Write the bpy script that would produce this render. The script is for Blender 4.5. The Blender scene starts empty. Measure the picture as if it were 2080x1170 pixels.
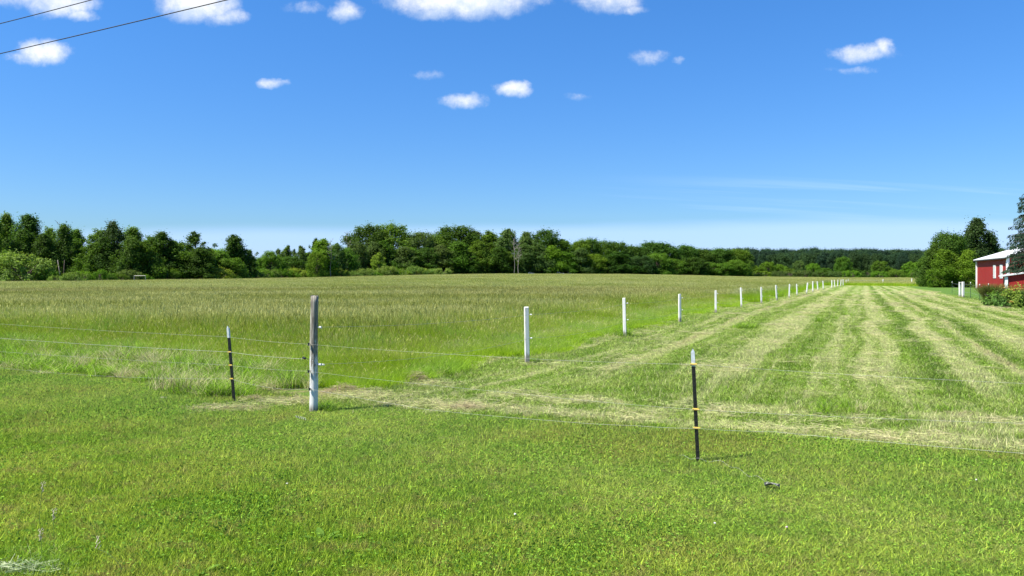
import bpy, math, random
import numpy as np
from mathutils import Vector

# ------------------------------------------------------------------ camera, sky, sun, exposure
F = 1618.0            # focal length in photograph pixels
HZ = 557.0            # horizon row
EYE = 1.75
scene = bpy.context.scene
C = scene.collection
cam_d = bpy.data.cameras.new("camera"); cam = bpy.data.objects.new("camera", cam_d); C.objects.link(cam)
scene.camera = cam
cam_d.sensor_width = 36.0; cam_d.lens = 36.0 * F / 2080.0
cam_d.shift_y = -(585.0 - HZ) / 2080.0
cam_d.clip_start = 0.05; cam_d.clip_end = 6000.0
cam.location = (0, 0, EYE); cam.rotation_euler = (math.radians(90), 0, 0)

SUN_EL = math.radians(56.0)
SUN_AZ = math.atan2(-0.93, -0.36)          # x,y of the direction towards the sun
sun_dir = Vector((-0.93, -0.36, 0)).normalized() * math.cos(SUN_EL) + Vector((0, 0, math.sin(SUN_EL)))
sd = bpy.data.lights.new("sun", 'SUN'); sun = bpy.data.objects.new("sun", sd); C.objects.link(sun)
sd.energy = 5.0; sd.angle = math.radians(0.53); sd.color = (1.0, 0.93, 0.80)
sun.rotation_euler = sun_dir.to_track_quat('Z', 'Y').to_euler()
sun.location = (-40, -20, 60)
scene.view_settings.view_transform = 'Standard'; scene.view_settings.look = 'None'
scene.view_settings.exposure = 1.05; scene.view_settings.gamma = 1.0
scene.render.engine = 'CYCLES'
scene.cycles.max_bounces = 4; scene.cycles.diffuse_bounces = 2; scene.cycles.glossy_bounces = 2
scene.cycles.transmission_bounces = 4; scene.cycles.transparent_max_bounces = 4


class NB:
    """small node builder"""
    def __init__(s, tree): s.t = tree; s.n = tree.nodes; s.l = tree.links
    def node(s, kind, **kw):
        n = s.n.new(kind)
        for k, v in kw.items(): setattr(n, k, v)
        return n
    def put(s, sock, v):
        if hasattr(v, 'is_output') or isinstance(v, bpy.types.NodeSocket): s.l.new(v, sock)
        elif v is not None:
            if isinstance(v, (tuple, list)) and sock.type == 'RGBA' and len(v) == 3: v = (*v, 1.0)
            sock.default_value = v
    def m(s, op, a, b=None, c=None, clamp=False):
        n = s.node('ShaderNodeMath', operation=op, use_clamp=clamp)
        s.put(n.inputs[0], a)
        if b is not None: s.put(n.inputs[1], b)
        if c is not None: s.put(n.inputs[2], c)
        return n.outputs[0]
    def sstep(s, x, lo, hi):
        n = s.node('ShaderNodeMapRange', interpolation_type='SMOOTHSTEP')
        s.put(n.inputs[0], x); n.inputs[1].default_value = lo; n.inputs[2].default_value = hi
        n.inputs[3].default_value = 0; n.inputs[4].default_value = 1
        return n.outputs[0]
    def mix(s, f, a, b, blend='MIX'):
        n = s.node('ShaderNodeMix', data_type='RGBA', blend_type=blend)
        s.put(n.inputs[0], f); s.put(n.inputs[6], a); s.put(n.inputs[7], b)
        return n.outputs[2]
    def comb(s, x, y, z=0.0):
        n = s.node('ShaderNodeCombineXYZ'); s.put(n.inputs[0], x); s.put(n.inputs[1], y); s.put(n.inputs[2], z)
        return n.outputs[0]
    def sep(s, v):
        n = s.node('ShaderNodeSeparateXYZ'); s.put(n.inputs[0], v); return n.outputs
    def noise(s, vec, scale, detail=3.0, rough=0.5, dist=0.0):
        n = s.node('ShaderNodeTexNoise'); s.put(n.inputs['Vector'], vec)
        n.inputs['Scale'].default_value = scale; n.inputs['Detail'].default_value = detail
        n.inputs['Roughness'].default_value = rough; n.inputs['Distortion'].default_value = dist
        return n.outputs['Fac']
    def ramp(s, f, stops, interp='LINEAR'):
        n = s.node('ShaderNodeValToRGB'); cr = n.color_ramp; cr.interpolation = interp
        while len(cr.elements) > 1: cr.elements.remove(cr.elements[-1])
        for i, (p, c) in enumerate(stops):
            e = cr.elements[0] if i == 0 else cr.elements.new(p)
            e.position = p
            e.color = (c, c, c, 1) if isinstance(c, (int, float)) else (*c, 1)
        s.put(n.inputs[0], f); return n.outputs[0]


# ---- world
world = bpy.data.worlds.new("World"); scene.world = world; world.use_nodes = True
wt = world.node_tree; wt.nodes.clear(); w = NB(wt)
sky = w.node('ShaderNodeTexSky', sky_type='NISHITA', sun_disc=False)
sky.sun_elevation = SUN_EL; sky.sun_rotation = math.atan2(-0.93, -0.36)
sky.altitude = 300; sky.air_density = 1.15; sky.dust_density = 0.35; sky.ozone_density = 2.2
tc = w.node('ShaderNodeTexCoord')
dx, dy, dz = w.sep(tc.outputs['Generated'])
dys = w.m('MAXIMUM', dy, 0.05)
U = w.m('DIVIDE', dx, dys); V = w.m('DIVIDE', dz, dys)
front = w.sstep(dy, 0.05, 0.25)
uv = w.comb(U, V, 0.0)
warpn = w.node('ShaderNodeTexNoise'); w.put(warpn.inputs['Vector'], uv)
warpn.inputs['Scale'].default_value = 22; warpn.inputs['Detail'].default_value = 6; warpn.inputs['Roughness'].default_value = .6
wr, wg, wb = w.sep(warpn.outputs['Color'])
Uw = w.m('ADD', U, w.m('MULTIPLY', w.m('SUBTRACT', wr, .5), .040))
Vw = w.m('ADD', V, w.m('MULTIPLY', w.m('SUBTRACT', wg, .5), .022))
# px, py, half width, half height, strength, flat base 0..1
CLOUDS = [(125, 8, 88, 32, 1.0), (45, 2, 70, 22, .5), (165, 30, 45, 17, .85), (88, 108, 62, 33, 1.1), (60, 120, 55, 18, .7),
          (400, 8, 98, 44, 1.15), (455, 35, 55, 22, .8), (697, 22, 40, 24, .72), (625, 14, 45, 16, .35), (940, -12, 190, 60, 1.3),
          (880, 25, 60, 24, .8), (1235, -2, 90, 32, .78), (1290, 18, 36, 12, .55), (1317, 118, 40, 16, .46), (1382, 123, 14, 8, .32),
          (1752, 108, 78, 22, .8), (1800, 98, 26, 24, .8), (1735, 143, 52, 9, .3), (550, 171, 33, 12, .7),
          (940, 203, 56, 19, .75), (1042, 181, 44, 21, 1.05), (868, 154, 34, 10, .27), (1172, 195, 30, 8, .18)]
dens = None; sw_ = None; ss_ = None
for (px, py, a, b, st) in CLOUDS:
    uc, vc = (px - 1040) / F, (HZ - py) / F
    ex = w.m('DIVIDE', w.m('SUBTRACT', Uw, uc), a / F)
    ey = w.m('DIVIDE', w.m('SUBTRACT', Vw, vc), b / F)
    e = w.m('ADD', w.m('MULTIPLY', ex, ex), w.m('MULTIPLY', ey, ey))
    f = w.m('MULTIPLY', w.m('SUBTRACT', 1.0, e), st)
    dens = f if dens is None else w.m('MAXIMUM', dens, f)
    wt_ = w.m('MAXIMUM', w.m('ADD', f, .5), 0.0); sy_ = w.m('MULTIPLY', wt_, ey)
    sw_ = wt_ if sw_ is None else w.m('ADD', sw_, wt_); ss_ = sy_ if ss_ is None else w.m('ADD', ss_, sy_)
fb = w.noise(uv, 48, 10, .68, .1)
under = w.m('DIVIDE', ss_, w.m('MAXIMUM', sw_, .01))
fb2 = w.noise(uv, 16, 4, .5)
dd = w.m('ADD', dens, w.m('ADD', w.m('MULTIPLY', w.m('SUBTRACT', fb, .5), 1.1), w.m('MULTIPLY', w.m('SUBTRACT', fb2, .5), .5)))
cm = w.m('MULTIPLY', w.sstep(dd, -.05, 1.2), front)
# thin high cirrus
vst = w.m('ADD', V, w.m('MULTIPLY', U, .058))
st1 = w.noise(w.comb(w.m('MULTIPLY', U, 1.6), w.m('MULTIPLY', vst, 60)), 1.0, 4, .55, .4)
st1 = w.sstep(st1, .50, .72)
band = w.m('MULTIPLY', w.sstep(V, .060, .085), w.m('SUBTRACT', 1, w.sstep(V, .105, .128)))
band = w.m('MULTIPLY', band, w.sstep(U, .02, .35))
low = w.m('SUBTRACT', 1, w.sstep(w.m('ADD', w.m('ADD', V, w.m('MULTIPLY', U, -.012)), w.m('MULTIPLY', w.m('SUBTRACT', w.noise(w.comb(w.m('MULTIPLY', U, 2), w.m('MULTIPLY', V, 14)), 1.5, 3), .5), .018)), .050, .068))
cir = w.m('ADD', w.m('MULTIPLY', w.m('MULTIPLY', st1, band), .36), w.m('MULTIPLY', low, .50), clamp=True)
cir = w.m('MULTIPLY', cir, front)
hs = w.node('ShaderNodeHueSaturation'); hs.inputs['Saturation'].default_value = 1.22; hs.inputs['Value'].default_value = 1.0
w.put(hs.inputs['Color'], sky.outputs[0])
skyc = w.mix(1.0, hs.outputs[0], w.mix(w.sstep(dz, 0.0, .40), (0.50, 0.76, 1.20), (0.60, 1.0, 1.42)), 'MULTIPLY')
c1 = w.mix(cir, skyc, (5.4, 7.3, 11.5))
ccol = w.mix(w.sstep(w.m('ADD', w.m('ADD', w.m('MULTIPLY', under, .9), .45), w.m('MULTIPLY', w.m('SUBTRACT', w.noise(w.comb(U, w.m('ADD', V, .006)), 50, 6, .65), .5), 2.6)), -.3, .9), (5.6, 6.6, 8.2), (8.9, 9.0, 9.1))  # bright tops, grey undersides: shading painted into the cloud colour
c2 = w.mix(cm, c1, ccol)
bg = w.node('ShaderNodeBackground'); w.put(bg.inputs[0], c2); bg.inputs[1].default_value = 0.062
wo = w.node('ShaderNodeOutputWorld'); wt.links.new(bg.outputs[0], wo.inputs[0])
world.cycles.sampling_method = 'MANUAL'; world.cycles.sample_map_resolution = 512

# ------------------------------------------------------------------ layout of the land
POST1 = np.array([0.28, 15.06]); FD = np.array([0.403, 0.915]); FN = np.array([0.915, -0.403])
WP = np.array([-2.51, 10.07]); GD = np.array([0.841, -0.541]); GN_ = np.array([0.541, 0.841])
PADW = 13.6; TEND = 152.0
PXT = np.array([-1500, -400, 0, 300, 600, 870, 1000, 1250, 1400, 1500, 1723, 1880, 2080, 2600, 4000], float)
HT = np.array([-.3, -.2, -.15, .0, .15, .90, 1.20, 1.15, .65, .10, -.45, -.50, -.30, -.3, 0], float)
DT = np.array([150, 150, 150, 172, 232, 270, 300, 330, 350, 340, 175, 160, 110, 110, 110], float)


def zf(x, y):
    x = np.asarray(x, float); y = np.asarray(y, float)
    d = np.hypot(x, y) + 1e-6
    ys = np.where(y > .15 * np.abs(x), y, .15 * np.abs(x) + 1e-6)
    px = np.clip(1040 + F * x / ys, -1500, 4000)
    h = np.interp(px, PXT, HT); D = np.interp(px, PXT, DT)
    t = np.clip(y / D, 0, 1)
    s = t * t * (3 - 2 * t)
    near = np.clip((d - 25) / 40, 0, 1)
    return h * s + near * (0.10 * np.sin(x * .043 + 1.3) * np.cos(y * .037)) * (1 - s)


def Z(x, y): return float(zf(x, y))
def at(px, d): return ((px - 1040) / F * d, d)
def hgt(py, d): return EYE + (HZ - py) * d / F      # world height seen at row py at distance d


def s_of(x, y): return FN[0] * (x - POST1[0]) + FN[1] * (y - POST1[1])
def t_of(x, y): return FD[0] * (x - POST1[0]) + FD[1] * (y - POST1[1])
def q_of(x, y): return GN_[0] * (x - WP[0]) + GN_[1] * (y - WP[1])
def r_of(x, y): return GD[0] * (x - WP[0]) + GD[1] * (y - WP[1])


STRAW = [(0, .35), (.7, .55), (1.15, .3), (1.45, .95), (1.75, .4), (2.4, .12), (3.0, .5), (3.5, .9), (3.95, .55), (4.45, .12),
         (5.1, .65), (5.6, .3), (6.2, .85), (6.65, .45), (6.95, 0), (7.2, .1), (7.6, .9), (8.05, .2), (8.45, .75), (8.7, 0.),
         (9.0, .3), (9.5, .95), (10.2, .1), (10.9, .8), (11.5, .15), (12.3, .85), (12.9, .3), (13.4, .3), (14.5, .05)]
SPOTS = [(-3.65, 10.2, .5, .20), (-3.05, 10.75, .55, .22), (-2.1, 11.35, .5, .28), (-1.45, 12.5, .4, .2), (-1.0, 10.6, .7, .16)]  # x, y, rx, ry

# ------------------------------------------------------------------ materials
def ground_group():
    g = bpy.data.node_groups.new("land_colour", 'ShaderNodeTree')
    g.interface.new_socket("Color", in_out='OUTPUT', socket_type='NodeSocketColor')
    g.interface.new_socket("Soil", in_out='OUTPUT', socket_type='NodeSocketFloat')
    g.interface.new_socket("Straw", in_out='OUTPUT', socket_type='NodeSocketFloat')
    g.interface.new_socket("Field", in_out='OUTPUT', socket_type='NodeSocketFloat')
    b = NB(g); out = b.node('NodeGroupOutput')
    geo = b.node('ShaderNodeNewGeometry'); P = geo.outputs['Position']
    x, y, z = b.sep(P)
    xy = b.comb(x, y, 0.0)
    n_big = b.noise(xy, .16, 3); n_mid = b.noise(xy, .9, 3, .55); n_sm = b.noise(xy, 4.5, 3, .6); n_fine = b.noise(xy, 22, 2, .6)
    wob = b.m('MULTIPLY', b.m('SUBTRACT', b.noise(xy, .55, 3, .6), .5), 1.0)
    wob2 = b.m('MULTIPLY', b.m('SUBTRACT', b.noise(xy, 2.6, 3, .6), .5), .7)
    s0 = b.m('ADD', b.m('MULTIPLY', b.m('SUBTRACT', x, POST1[0]), FN[0]), b.m('MULTIPLY', b.m('SUBTRACT', y, POST1[1]), FN[1]))
    t0 = b.m('ADD', b.m('MULTIPLY', b.m('SUBTRACT', x, POST1[0]), FD[0]), b.m('MULTIPLY', b.m('SUBTRACT', y, POST1[1]), FD[1]))
    q0 = b.m('ADD', b.m('MULTIPLY', b.m('SUBTRACT', x, WP[0]), GN_[0]), b.m('MULTIPLY', b.m('SUBTRACT', y, WP[1]), GN_[1]))
    r0 = b.m('ADD', b.m('MULTIPLY', b.m('SUBTRACT', x, WP[0]), GD[0]), b.m('MULTIPLY', b.m('SUBTRACT', y, WP[1]), GD[1]))
    swl = b.m('MULTIPLY', b.m('SUBTRACT', b.noise(b.comb(b.m('MULTIPLY', t0, .07), b.m('MULTIPLY', s0, .12), 0), 1.0, 2), .5), 1.6)
    sw = b.m('ADD', b.m('ADD', s0, swl), b.m('ADD', b.m('MULTIPLY', wob, .22), b.m('MULTIPLY', wob2, .30)))
    # lawn
    lawn = b.mix(b.sstep(n_mid, .38, .62), (.185, .315, .022), (.33, .40, .058))
    lawn = b.mix(b.m('MULTIPLY', b.sstep(n_sm, .48, .68), .75), lawn, (.32, .29, .095))
    lawn = b.mix(b.m('MULTIPLY', b.sstep(q0, -4.0, -.5), .45), lawn, (.22, .32, .10))
    lawn = b.mix(b.m('MULTIPLY', b.sstep(b.noise(b.comb(y, x, 3.0), .42, 4, .65), .50, .66), .5), lawn, (.30, .27, .075))
    # mown paddock
    ramp_s = b.ramp(b.m('DIVIDE', sw, 15.0, clamp=True), [(p / 15.0, v ** 1.2) for p, v in STRAW])
    streak = b.noise(b.comb(b.m('MULTIPLY', sw, 3.2), b.m('MULTIPLY', t0, .10), 0), 1.0, 5, .62)
    q_band = b.m('ADD', b.m('MULTIPLY', b.m('MAXIMUM', r0, 0.0), .2), .9)
    fade = b.sstep(b.m('SUBTRACT', q0, q_band), 1.2, 6.0)
    st = b.m('ADD', b.m('MULTIPLY', ramp_s, fade), b.m('MULTIPLY', b.m('SUBTRACT', 1, fade), .22))
    qd = b.m('ABSOLUTE', b.m('SUBTRACT', b.m('ADD', q0, b.m('ADD', b.m('MULTIPLY', wob2, 1.2), b.m('MULTIPLY', wob, .9))), q_band))
    bandv = b.m('MULTIPLY', b.m('MULTIPLY', b.m('SUBTRACT', 1, b.sstep(qd, .08, .60)), b.sstep(r0, .3, 1.6)), b.m('ADD', .6, b.m('MULTIPLY', b.sstep(n_sm, .35, .6), .4)))
    qd2 = b.m('ABSOLUTE', b.m('SUBTRACT', b.m('ADD', q0, b.m('ADD', b.m('MULTIPLY', wob2, 1.6), b.m('MULTIPLY', wob, 2.2))), b.m('ADD', q_band, 1.25)))
    bandv = b.m('MAXIMUM', bandv, b.m('MULTIPLY', b.m('MULTIPLY', b.m('SUBTRACT', 1, b.sstep(qd2, .1, .7)), b.sstep(r0, .5, 2.)), b.m('MULTIPLY', b.sstep(n_mid, .38, .58), .95)))
    st = b.m('MAXIMUM', st, bandv)
    st = b.m('ADD', st, b.m('MULTIPLY', b.m('SUBTRACT', streak, .5), 2.5))
    st = b.m('ADD', st, b.m('MULTIPLY', b.m('SUBTRACT', n_fine, .5), .35), clamp=True)
    far_t = b.sstep(t0, 60, 140)
    st = b.m('MULTIPLY', b.sstep(st, .20, .78), 1.0)
    pgreen = b.mix(b.sstep(n_mid, .4, .62), (.145, .245, .026), (.235, .315, .065))
    pgreen = b.mix(b.m('MULTIPLY', b.sstep(n_sm, .5, .7), .35), pgreen, (.26, .26, .07))
    DK = [(0, 0), (.95, 0), (1.1, .5), (1.25, 0), (2.2, 0), (2.38, .7), (2.55, 0), (4.35, 0), (4.5, .7), (4.65, 0), (5.55, 0), (5.7, .5), (5.85, 0), (6.75, 0), (6.98, 1), (7.15, 1), (7.4, 0), (8.55, 0), (8.7, 1), (8.82, 1), (9.0, 0), (10.0, 0), (10.2, .7), (10.45, 0), (11.3, 0), (11.5, .6), (11.8, 0)]
    dkv = b.m('MULTIPLY', b.ramp(b.m('DIVIDE', sw, 15.0, clamp=True), [(p / 15.0, v) for p, v in DK]), b.m('MULTIPLY', fade, b.sstep(n_sm, .25, .55)))
    pgreen = b.mix(b.m('MULTIPLY', dkv, .9), pgreen, (.070, .145, .010))
    st = b.m('MULTIPLY', st, b.m('SUBTRACT', 1, b.m('MULTIPLY', dkv, .9)))
    pale = b.mix(b.sstep(n_sm, .35, .7), (.36, .41, .15), (.50, .48, .26))
    BR = [(0, 0), (1.2, 0), (1.42, 1), (1.6, 0), (8.3, 0), (8.5, 1), (8.62, 0), (10.6, 0), (10.75, .8), (10.95, 0), (12.1, 0), (12.3, 1), (12.6, 0)]
    brv = b.m('MULTIPLY', b.m('MULTIPLY', b.ramp(b.m('DIVIDE', sw, 15.0, clamp=True), [(p / 15.0, v) for p, v in BR]), fade), b.sstep(streak, .42, .62))
    pale = b.mix(b.m('MULTIPLY', far_t, .45), pale, (.27, .32, .10))
    pad = b.mix(b.m('MULTIPLY', st, .85), pgreen, pale)
    pad = b.mix(b.m('MULTIPLY', brv, .8), pad, (.33, .27, .15))
    # tall hay field
    fx = b.comb(b.m('MULTIPLY', x, .045), b.m('MULTIPLY', y, .16), 0)
    wave = b.noise(fx, 1.0, 5, .62)
    fieldc = b.mix(b.sstep(wave, .40, .60), (.20, .24, .026), (.42, .43, .13))
    fieldc = b.mix(b.m('MULTIPLY', b.sstep(b.noise(b.comb(b.m('MULTIPLY', x, .02), b.m('MULTIPLY', y, .03), 5), 1.0, 3, .6), .52, .66), .6), fieldc, (.26, .24, .06))
    # masks
    edge = b.m('ADD', b.m('ADD', b.m('MULTIPLY', b.m('MAXIMUM', r0, 0.0), .2), .42), b.m('MULTIPLY', wob2, .55))
    behind = b.sstep(b.m('SUBTRACT', q0, edge), -.12, .22)
    in_pad = b.m('MULTIPLY', b.sstep(sw, -1.35, -.75), b.m('SUBTRACT', 1, b.sstep(sw, PADW - .4, PADW + .2)))
    in_pad = b.m('MULTIPLY', in_pad, b.m('SUBTRACT', 1, b.sstep(t0, TEND - 1, TEND + 2)))
    rightlawn = b.m('MULTIPLY', b.sstep(sw, PADW - .4, PADW + .2), b.m('SUBTRACT', 1, b.sstep(t0, TEND - 1, TEND + 2)))
    col = b.mix(b.m('MAXIMUM', rightlawn, 0), b.mix(in_pad, fieldc, pad), (.105, .20, .03))
    col = b.mix(behind, lawn, col)
    rough = b.m('MULTIPLY', b.m('MULTIPLY', b.m('SUBTRACT', 1, b.sstep(q0, 1.4, 2.6)), behind), b.m('SUBTRACT', 1, b.sstep(s0, -1.6, -.9)))
    col = b.mix(rough, col, b.mix(b.sstep(n_sm, .4, .62), (.13, .22, .03), (.24, .24, .09)))
    # mown strip beside the posts on the field side
    track = b.m('MULTIPLY', b.m('SUBTRACT', 1, b.sstep(b.m('ABSOLUTE', b.m('ADD', sw, 1.5)), .15, .5)), b.m('MULTIPLY', behind, b.sstep(t0, -1.5, 1)))
    spot = None
    for (sx, sy, rx, ry) in SPOTS:
        ex = b.m('DIVIDE', b.m('SUBTRACT', x, sx), rx); ey = b.m('DIVIDE', b.m('SUBTRACT', y, sy), ry)
        v = b.m('SUBTRACT', 1, b.sstep(b.m('ADD', b.m('ADD', b.m('MULTIPLY', ex, ex), b.m('MULTIPLY', ey, ey)), b.m('MULTIPLY', wob2, 1.5)), .3, 1.3))
        spot = v if spot is None else b.m('MAXIMUM', spot, v)
    extra = b.m('MAXIMUM', b.m('MULTIPLY', track, .6), b.m('MULTIPLY', spot, b.m('MULTIPLY', b.sstep(n_sm, .40, .62), .55)))
    col = b.mix(extra, col, pale)
    b.put(out.inputs['Soil'], b.m('SUBTRACT', 1, behind))
    b.put(out.inputs['Color'], col)
    b.put(out.inputs['Straw'], b.m('MAXIMUM', b.m('MULTIPLY', b.m('MULTIPLY', st, in_pad), behind), extra))
    b.put(out.inputs['Field'], b.m('MULTIPLY', behind, b.m('SUBTRACT', 1, in_pad)))
    return g


LAND = ground_group()


def new_mat(name):
    m = bpy.data.materials.new(name); m.use_nodes = True; m.node_tree.nodes.clear()
    b = NB(m.node_tree); o = b.node('ShaderNodeOutputMaterial'); return m, b, o


def leafy(b, o, col, trans=.3, rough=.65, spec=.08, tcol=None):
    spec = min(spec, .10)
    p = b.node('ShaderNodeBsdfPrincipled'); b.put(p.inputs['Base Color'], col)
    p.inputs['Roughness'].default_value = rough; p.inputs['Specular IOR Level'].default_value = spec
    t = b.node('ShaderNodeBsdfTranslucent'); b.put(t.inputs[0], tcol if tcol is not None else col)
    mx = b.node('ShaderNodeMixShader'); mx.inputs[0].default_value = trans
    b.l.new(p.outputs[0], mx.inputs[1]); b.l.new(t.outputs[0], mx.inputs[2]); b.l.new(mx.outputs[0], o.inputs[0])


def grass_mat(name, kind):
    m, b, o = new_mat(name)
    g = b.node('ShaderNodeGroup'); g.node_tree = LAND
    at_ = b.node('ShaderNodeAttribute', attribute_name='var'); v, h, k = b.sep(at_.outputs['Color'])
    col = g.outputs['Color']
    if kind == 'lawn':
        col = b.mix(b.m('MULTIPLY', b.m('LESS_THAN', k, .5), 1.0), (.42, .38, .17), col)
        yel = b.m('MULTIPLY', b.sstep(v, .80, .86), b.m('LESS_THAN', k, .5))
        col = b.mix(b.m('MULTIPLY', yel, .6), col, (.32, .42, .03))
        col = b.mix(b.m('GREATER_THAN', k, 1.5), col, b.mix(v, (.06, .15, .02), (.19, .34, .035)))
    elif kind == 'stubble':
        col = b.mix(b.m('GREATER_THAN', k, .5), col, b.mix(.45, (.60, .50, .33), col))
        col = b.mix(b.m('MULTIPLY', b.sstep(v, .8, .9), .5), col, (.25, .38, .06))
    elif kind == 'tall':
        lush = b.mix(b.m('SUBTRACT', 1, b.m('MULTIPLY', b.sstep(h, .35, 1.25), 1.0)), col, (.30, .47, .02))
        lush = b.mix(b.sstep(b.noise(b.comb(*[b.sep(b.node('ShaderNodeNewGeometry').outputs['Position'])[i] for i in (0, 1)], 0.0), .5, 3), .45, .65), lush, b.mix(.45, lush, (.25, .43, .07)))
        col = b.mix(b.m('GREATER_THAN', k, .5), lush, b.mix(.6, b.mix(b.sstep(v, .2, .9), (.28, .29, .055), (.52, .50, .22)), b.mix(1.0, g.outputs['Color'], (1.3, 1.25, 1.5), 'MULTIPLY')))
    elif kind == 'edge':
        col = b.mix(b.m('GREATER_THAN', k, .5), b.mix(v, (.10, .23, .012), (.25, .40, .035)), (.48, .45, .24))
    col = b.mix(1.0, col, b.ramp(v, [(0, .6), (.5, 1.0), (1, 1.5)] if kind == 'tall' else [(0, .38), (.45, .95), (1, 2.0)]), 'MULTIPLY')
    leafy(b, o, col, {'stubble': .3, 'tall': .5}.get(kind, .42), .6, .1)
    return m


def plain(name, col, rough=.6, spec=.4, metal=0.0, var=.25, scale=8.0, bump=0.0, coords='Object', col2=None, sc3=None):
    m, b, o = new_mat(name)
    tcx = b.node('ShaderNodeTexCoord'); vec = tcx.outputs[coords]
    if sc3:
        mp = b.node('ShaderNodeMapping'); mp.inputs['Scale'].default_value = sc3; b.l.new(vec, mp.inputs[0]); vec = mp.outputs[0]
    n = b.noise(vec, scale, 5, .62)
    c2 = col2 or tuple(c * (1 - var) for c in col)
    c = b.mix(b.sstep(n, .35, .65), c2, col)
    p = b.node('ShaderNodeBsdfPrincipled'); b.put(p.inputs['Base Color'], c)
    p.inputs['Roughness'].default_value = rough; p.inputs['Specular IOR Level'].default_value = spec; p.inputs['Metallic'].default_value = metal
    if bump:
        bp = b.node('ShaderNodeBump'); bp.inputs['Strength'].default_value = bump; bp.inputs['Distance'].default_value = .01
        b.l.new(n, bp.inputs['Height']); b.l.new(bp.outputs[0], p.inputs['Normal'])
    b.l.new(p.outputs[0], o.inputs[0]); return m


def foliage_mat(name, trans=.42, spec=.22):
    m, b, o = new_mat(name)
    oi = b.node('ShaderNodeObjectInfo'); at_ = b.node('ShaderNodeAttribute', attribute_name='var')
    v, h, k = b.sep(at_.outputs['Color'])
    base = oi.outputs['Color']
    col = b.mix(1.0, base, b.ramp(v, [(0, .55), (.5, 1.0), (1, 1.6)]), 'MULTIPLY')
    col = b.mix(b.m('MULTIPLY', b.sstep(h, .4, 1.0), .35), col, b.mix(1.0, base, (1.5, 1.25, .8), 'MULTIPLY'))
    leafy(b, o, col, trans, .55, spec, b.mix(1.0, col, (1.25, 1.35, .7), 'MULTIPLY'))
    return m


M = {}
M['lawn'] = grass_mat('lawn_blades', 'lawn'); M['stubble'] = grass_mat('stubble_blades', 'stubble')
M['tall'] = grass_mat('hay_stems', 'tall'); M['edge'] = grass_mat('rough_grass', 'edge')
M['foliage'] = foliage_mat('foliage'); M['needles'] = foliage_mat('needles', .12, .3)
M['bark'] = plain('bark', (.13, .105, .085), .9, .2, 0, .45, 6, .5)
M['deadwood'] = plain('dead_wood', (.30, .27, .24), .9, .2, 0, .35, 6)
M['hay'] = plain('dry_hay', (.46, .41, .25), .8, .2, 0, .45, 30)
M['black'] = plain('black_paint', (.012, .012, .013), .38, .5, 0, .2, 30)
M['plastic_black'] = plain('black_plastic', (.015, .015, .016), .35, .5, 0, .2, 40)
M['yellow'] = plain('yellow_plastic', (.62, .42, .03), .4, .5, 0, .2, 30)
M['white_plastic'] = plain('white_plastic', (.75, .76, .76), .4, .5, 0, .15, 30)
M['galv'] = plain('pale_metal', (.62, .68, .74), .45, .5, .35, .25, 30)
M['rope'] = plain('fence_wire', (.36, .37, .35), .5, .5, .0, .2, 30)
M['cable'] = plain('cable', (.02, .02, .022), .6, .3)
M['steel'] = plain('grey_steel', (.30, .31, .31), .5, .5, .5, .2, 10)
M['green_steel'] = plain('green_steel', (.05, .10, .06), .6, .4, 0, .3, 10)
M['concrete'] = plain('pale_wall', (.55, .57, .58), .7, .3)


def wood_post_mat():
    m, b, o = new_mat('weathered_post')
    tcx = b.node('ShaderNodeTexCoord'); P = tcx.outputs['Object']; x, y, z = b.sep(P)
    gr = b.noise(b.comb(b.m('MULTIPLY', x, 40), b.m('MULTIPLY', y, 40), b.m('MULTIPLY', z, 3.2)), 1.0, 5, .65)
    gr2 = b.noise(b.comb(b.m('MULTIPLY', x, 90), b.m('MULTIPLY', y, 90), b.m('MULTIPLY', z, 9)), 1.0, 3, .6)
    wood = b.mix(b.sstep(gr, .36, .66), (.10, .088, .07), (.37, .35, .30))
    wood = b.mix(b.m('MULTIPLY', b.sstep(gr2, .55, .7), .5), wood, (.06, .05, .04))
    chip = b.m('ADD', b.m('MULTIPLY', z, -1.6), b.m('ADD', b.m('MULTIPLY', b.noise(b.comb(b.m('MULTIPLY', x, 16), b.m('MULTIPLY', y, 16), b.m('MULTIPLY', z, 3.0)), 1.0, 7, .82), 4.4), b.m('MULTIPLY', gr2, .9)))
    paint = b.sstep(chip, 1.55, 1.75)
    paint = b.m('MULTIPLY', paint, b.sstep(z, .03, .14))
    col = b.mix(paint, wood, b.mix(gr, (.52, .53, .53), (.68, .69, .69)))
    p = b.node('ShaderNodeBsdfPrincipled'); b.put(p.inputs['Base Color'], col); p.inputs['Roughness'].default_value = .8
    bp = b.node('ShaderNodeBump'); bp.inputs['Strength'].default_value = .7; bp.inputs['Distance'].default_value = .006
    b.l.new(gr, bp.inputs['Height']); b.l.new(bp.outputs[0], p.inputs['Normal'])
    b.l.new(p.outputs[0], o.inputs[0]); return m


def white_post_mat():
    m, b, o = new_mat('white_post_paint')
    tcx = b.node('ShaderNodeTexCoord'); oi = b.node('ShaderNodeObjectInfo'); x, y, z = b.sep(tcx.outputs['Object'])
    rz = b.m('MULTIPLY', oi.outputs['Random'], 37.0)
    gr = b.noise(b.comb(b.m('ADD', b.m('MULTIPLY', x, 30), rz), b.m('MULTIPLY', y, 30), b.m('MULTIPLY', z, 5)), 1.0, 6, .72)
    dirt = b.m('ADD', b.m('MULTIPLY', b.m('SUBTRACT', 1, b.sstep(z, .0, .28)), .45), gr)
    col = b.mix(b.sstep(dirt, .50, .80), (.70, .70, .68), (.30, .28, .22))
    p = b.node('ShaderNodeBsdfPrincipled'); b.put(p.inputs['Base Color'], col); p.inputs['Roughness'].default_value = .65
    b.l.new(p.outputs[0], o.inputs[0]); return m


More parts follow.
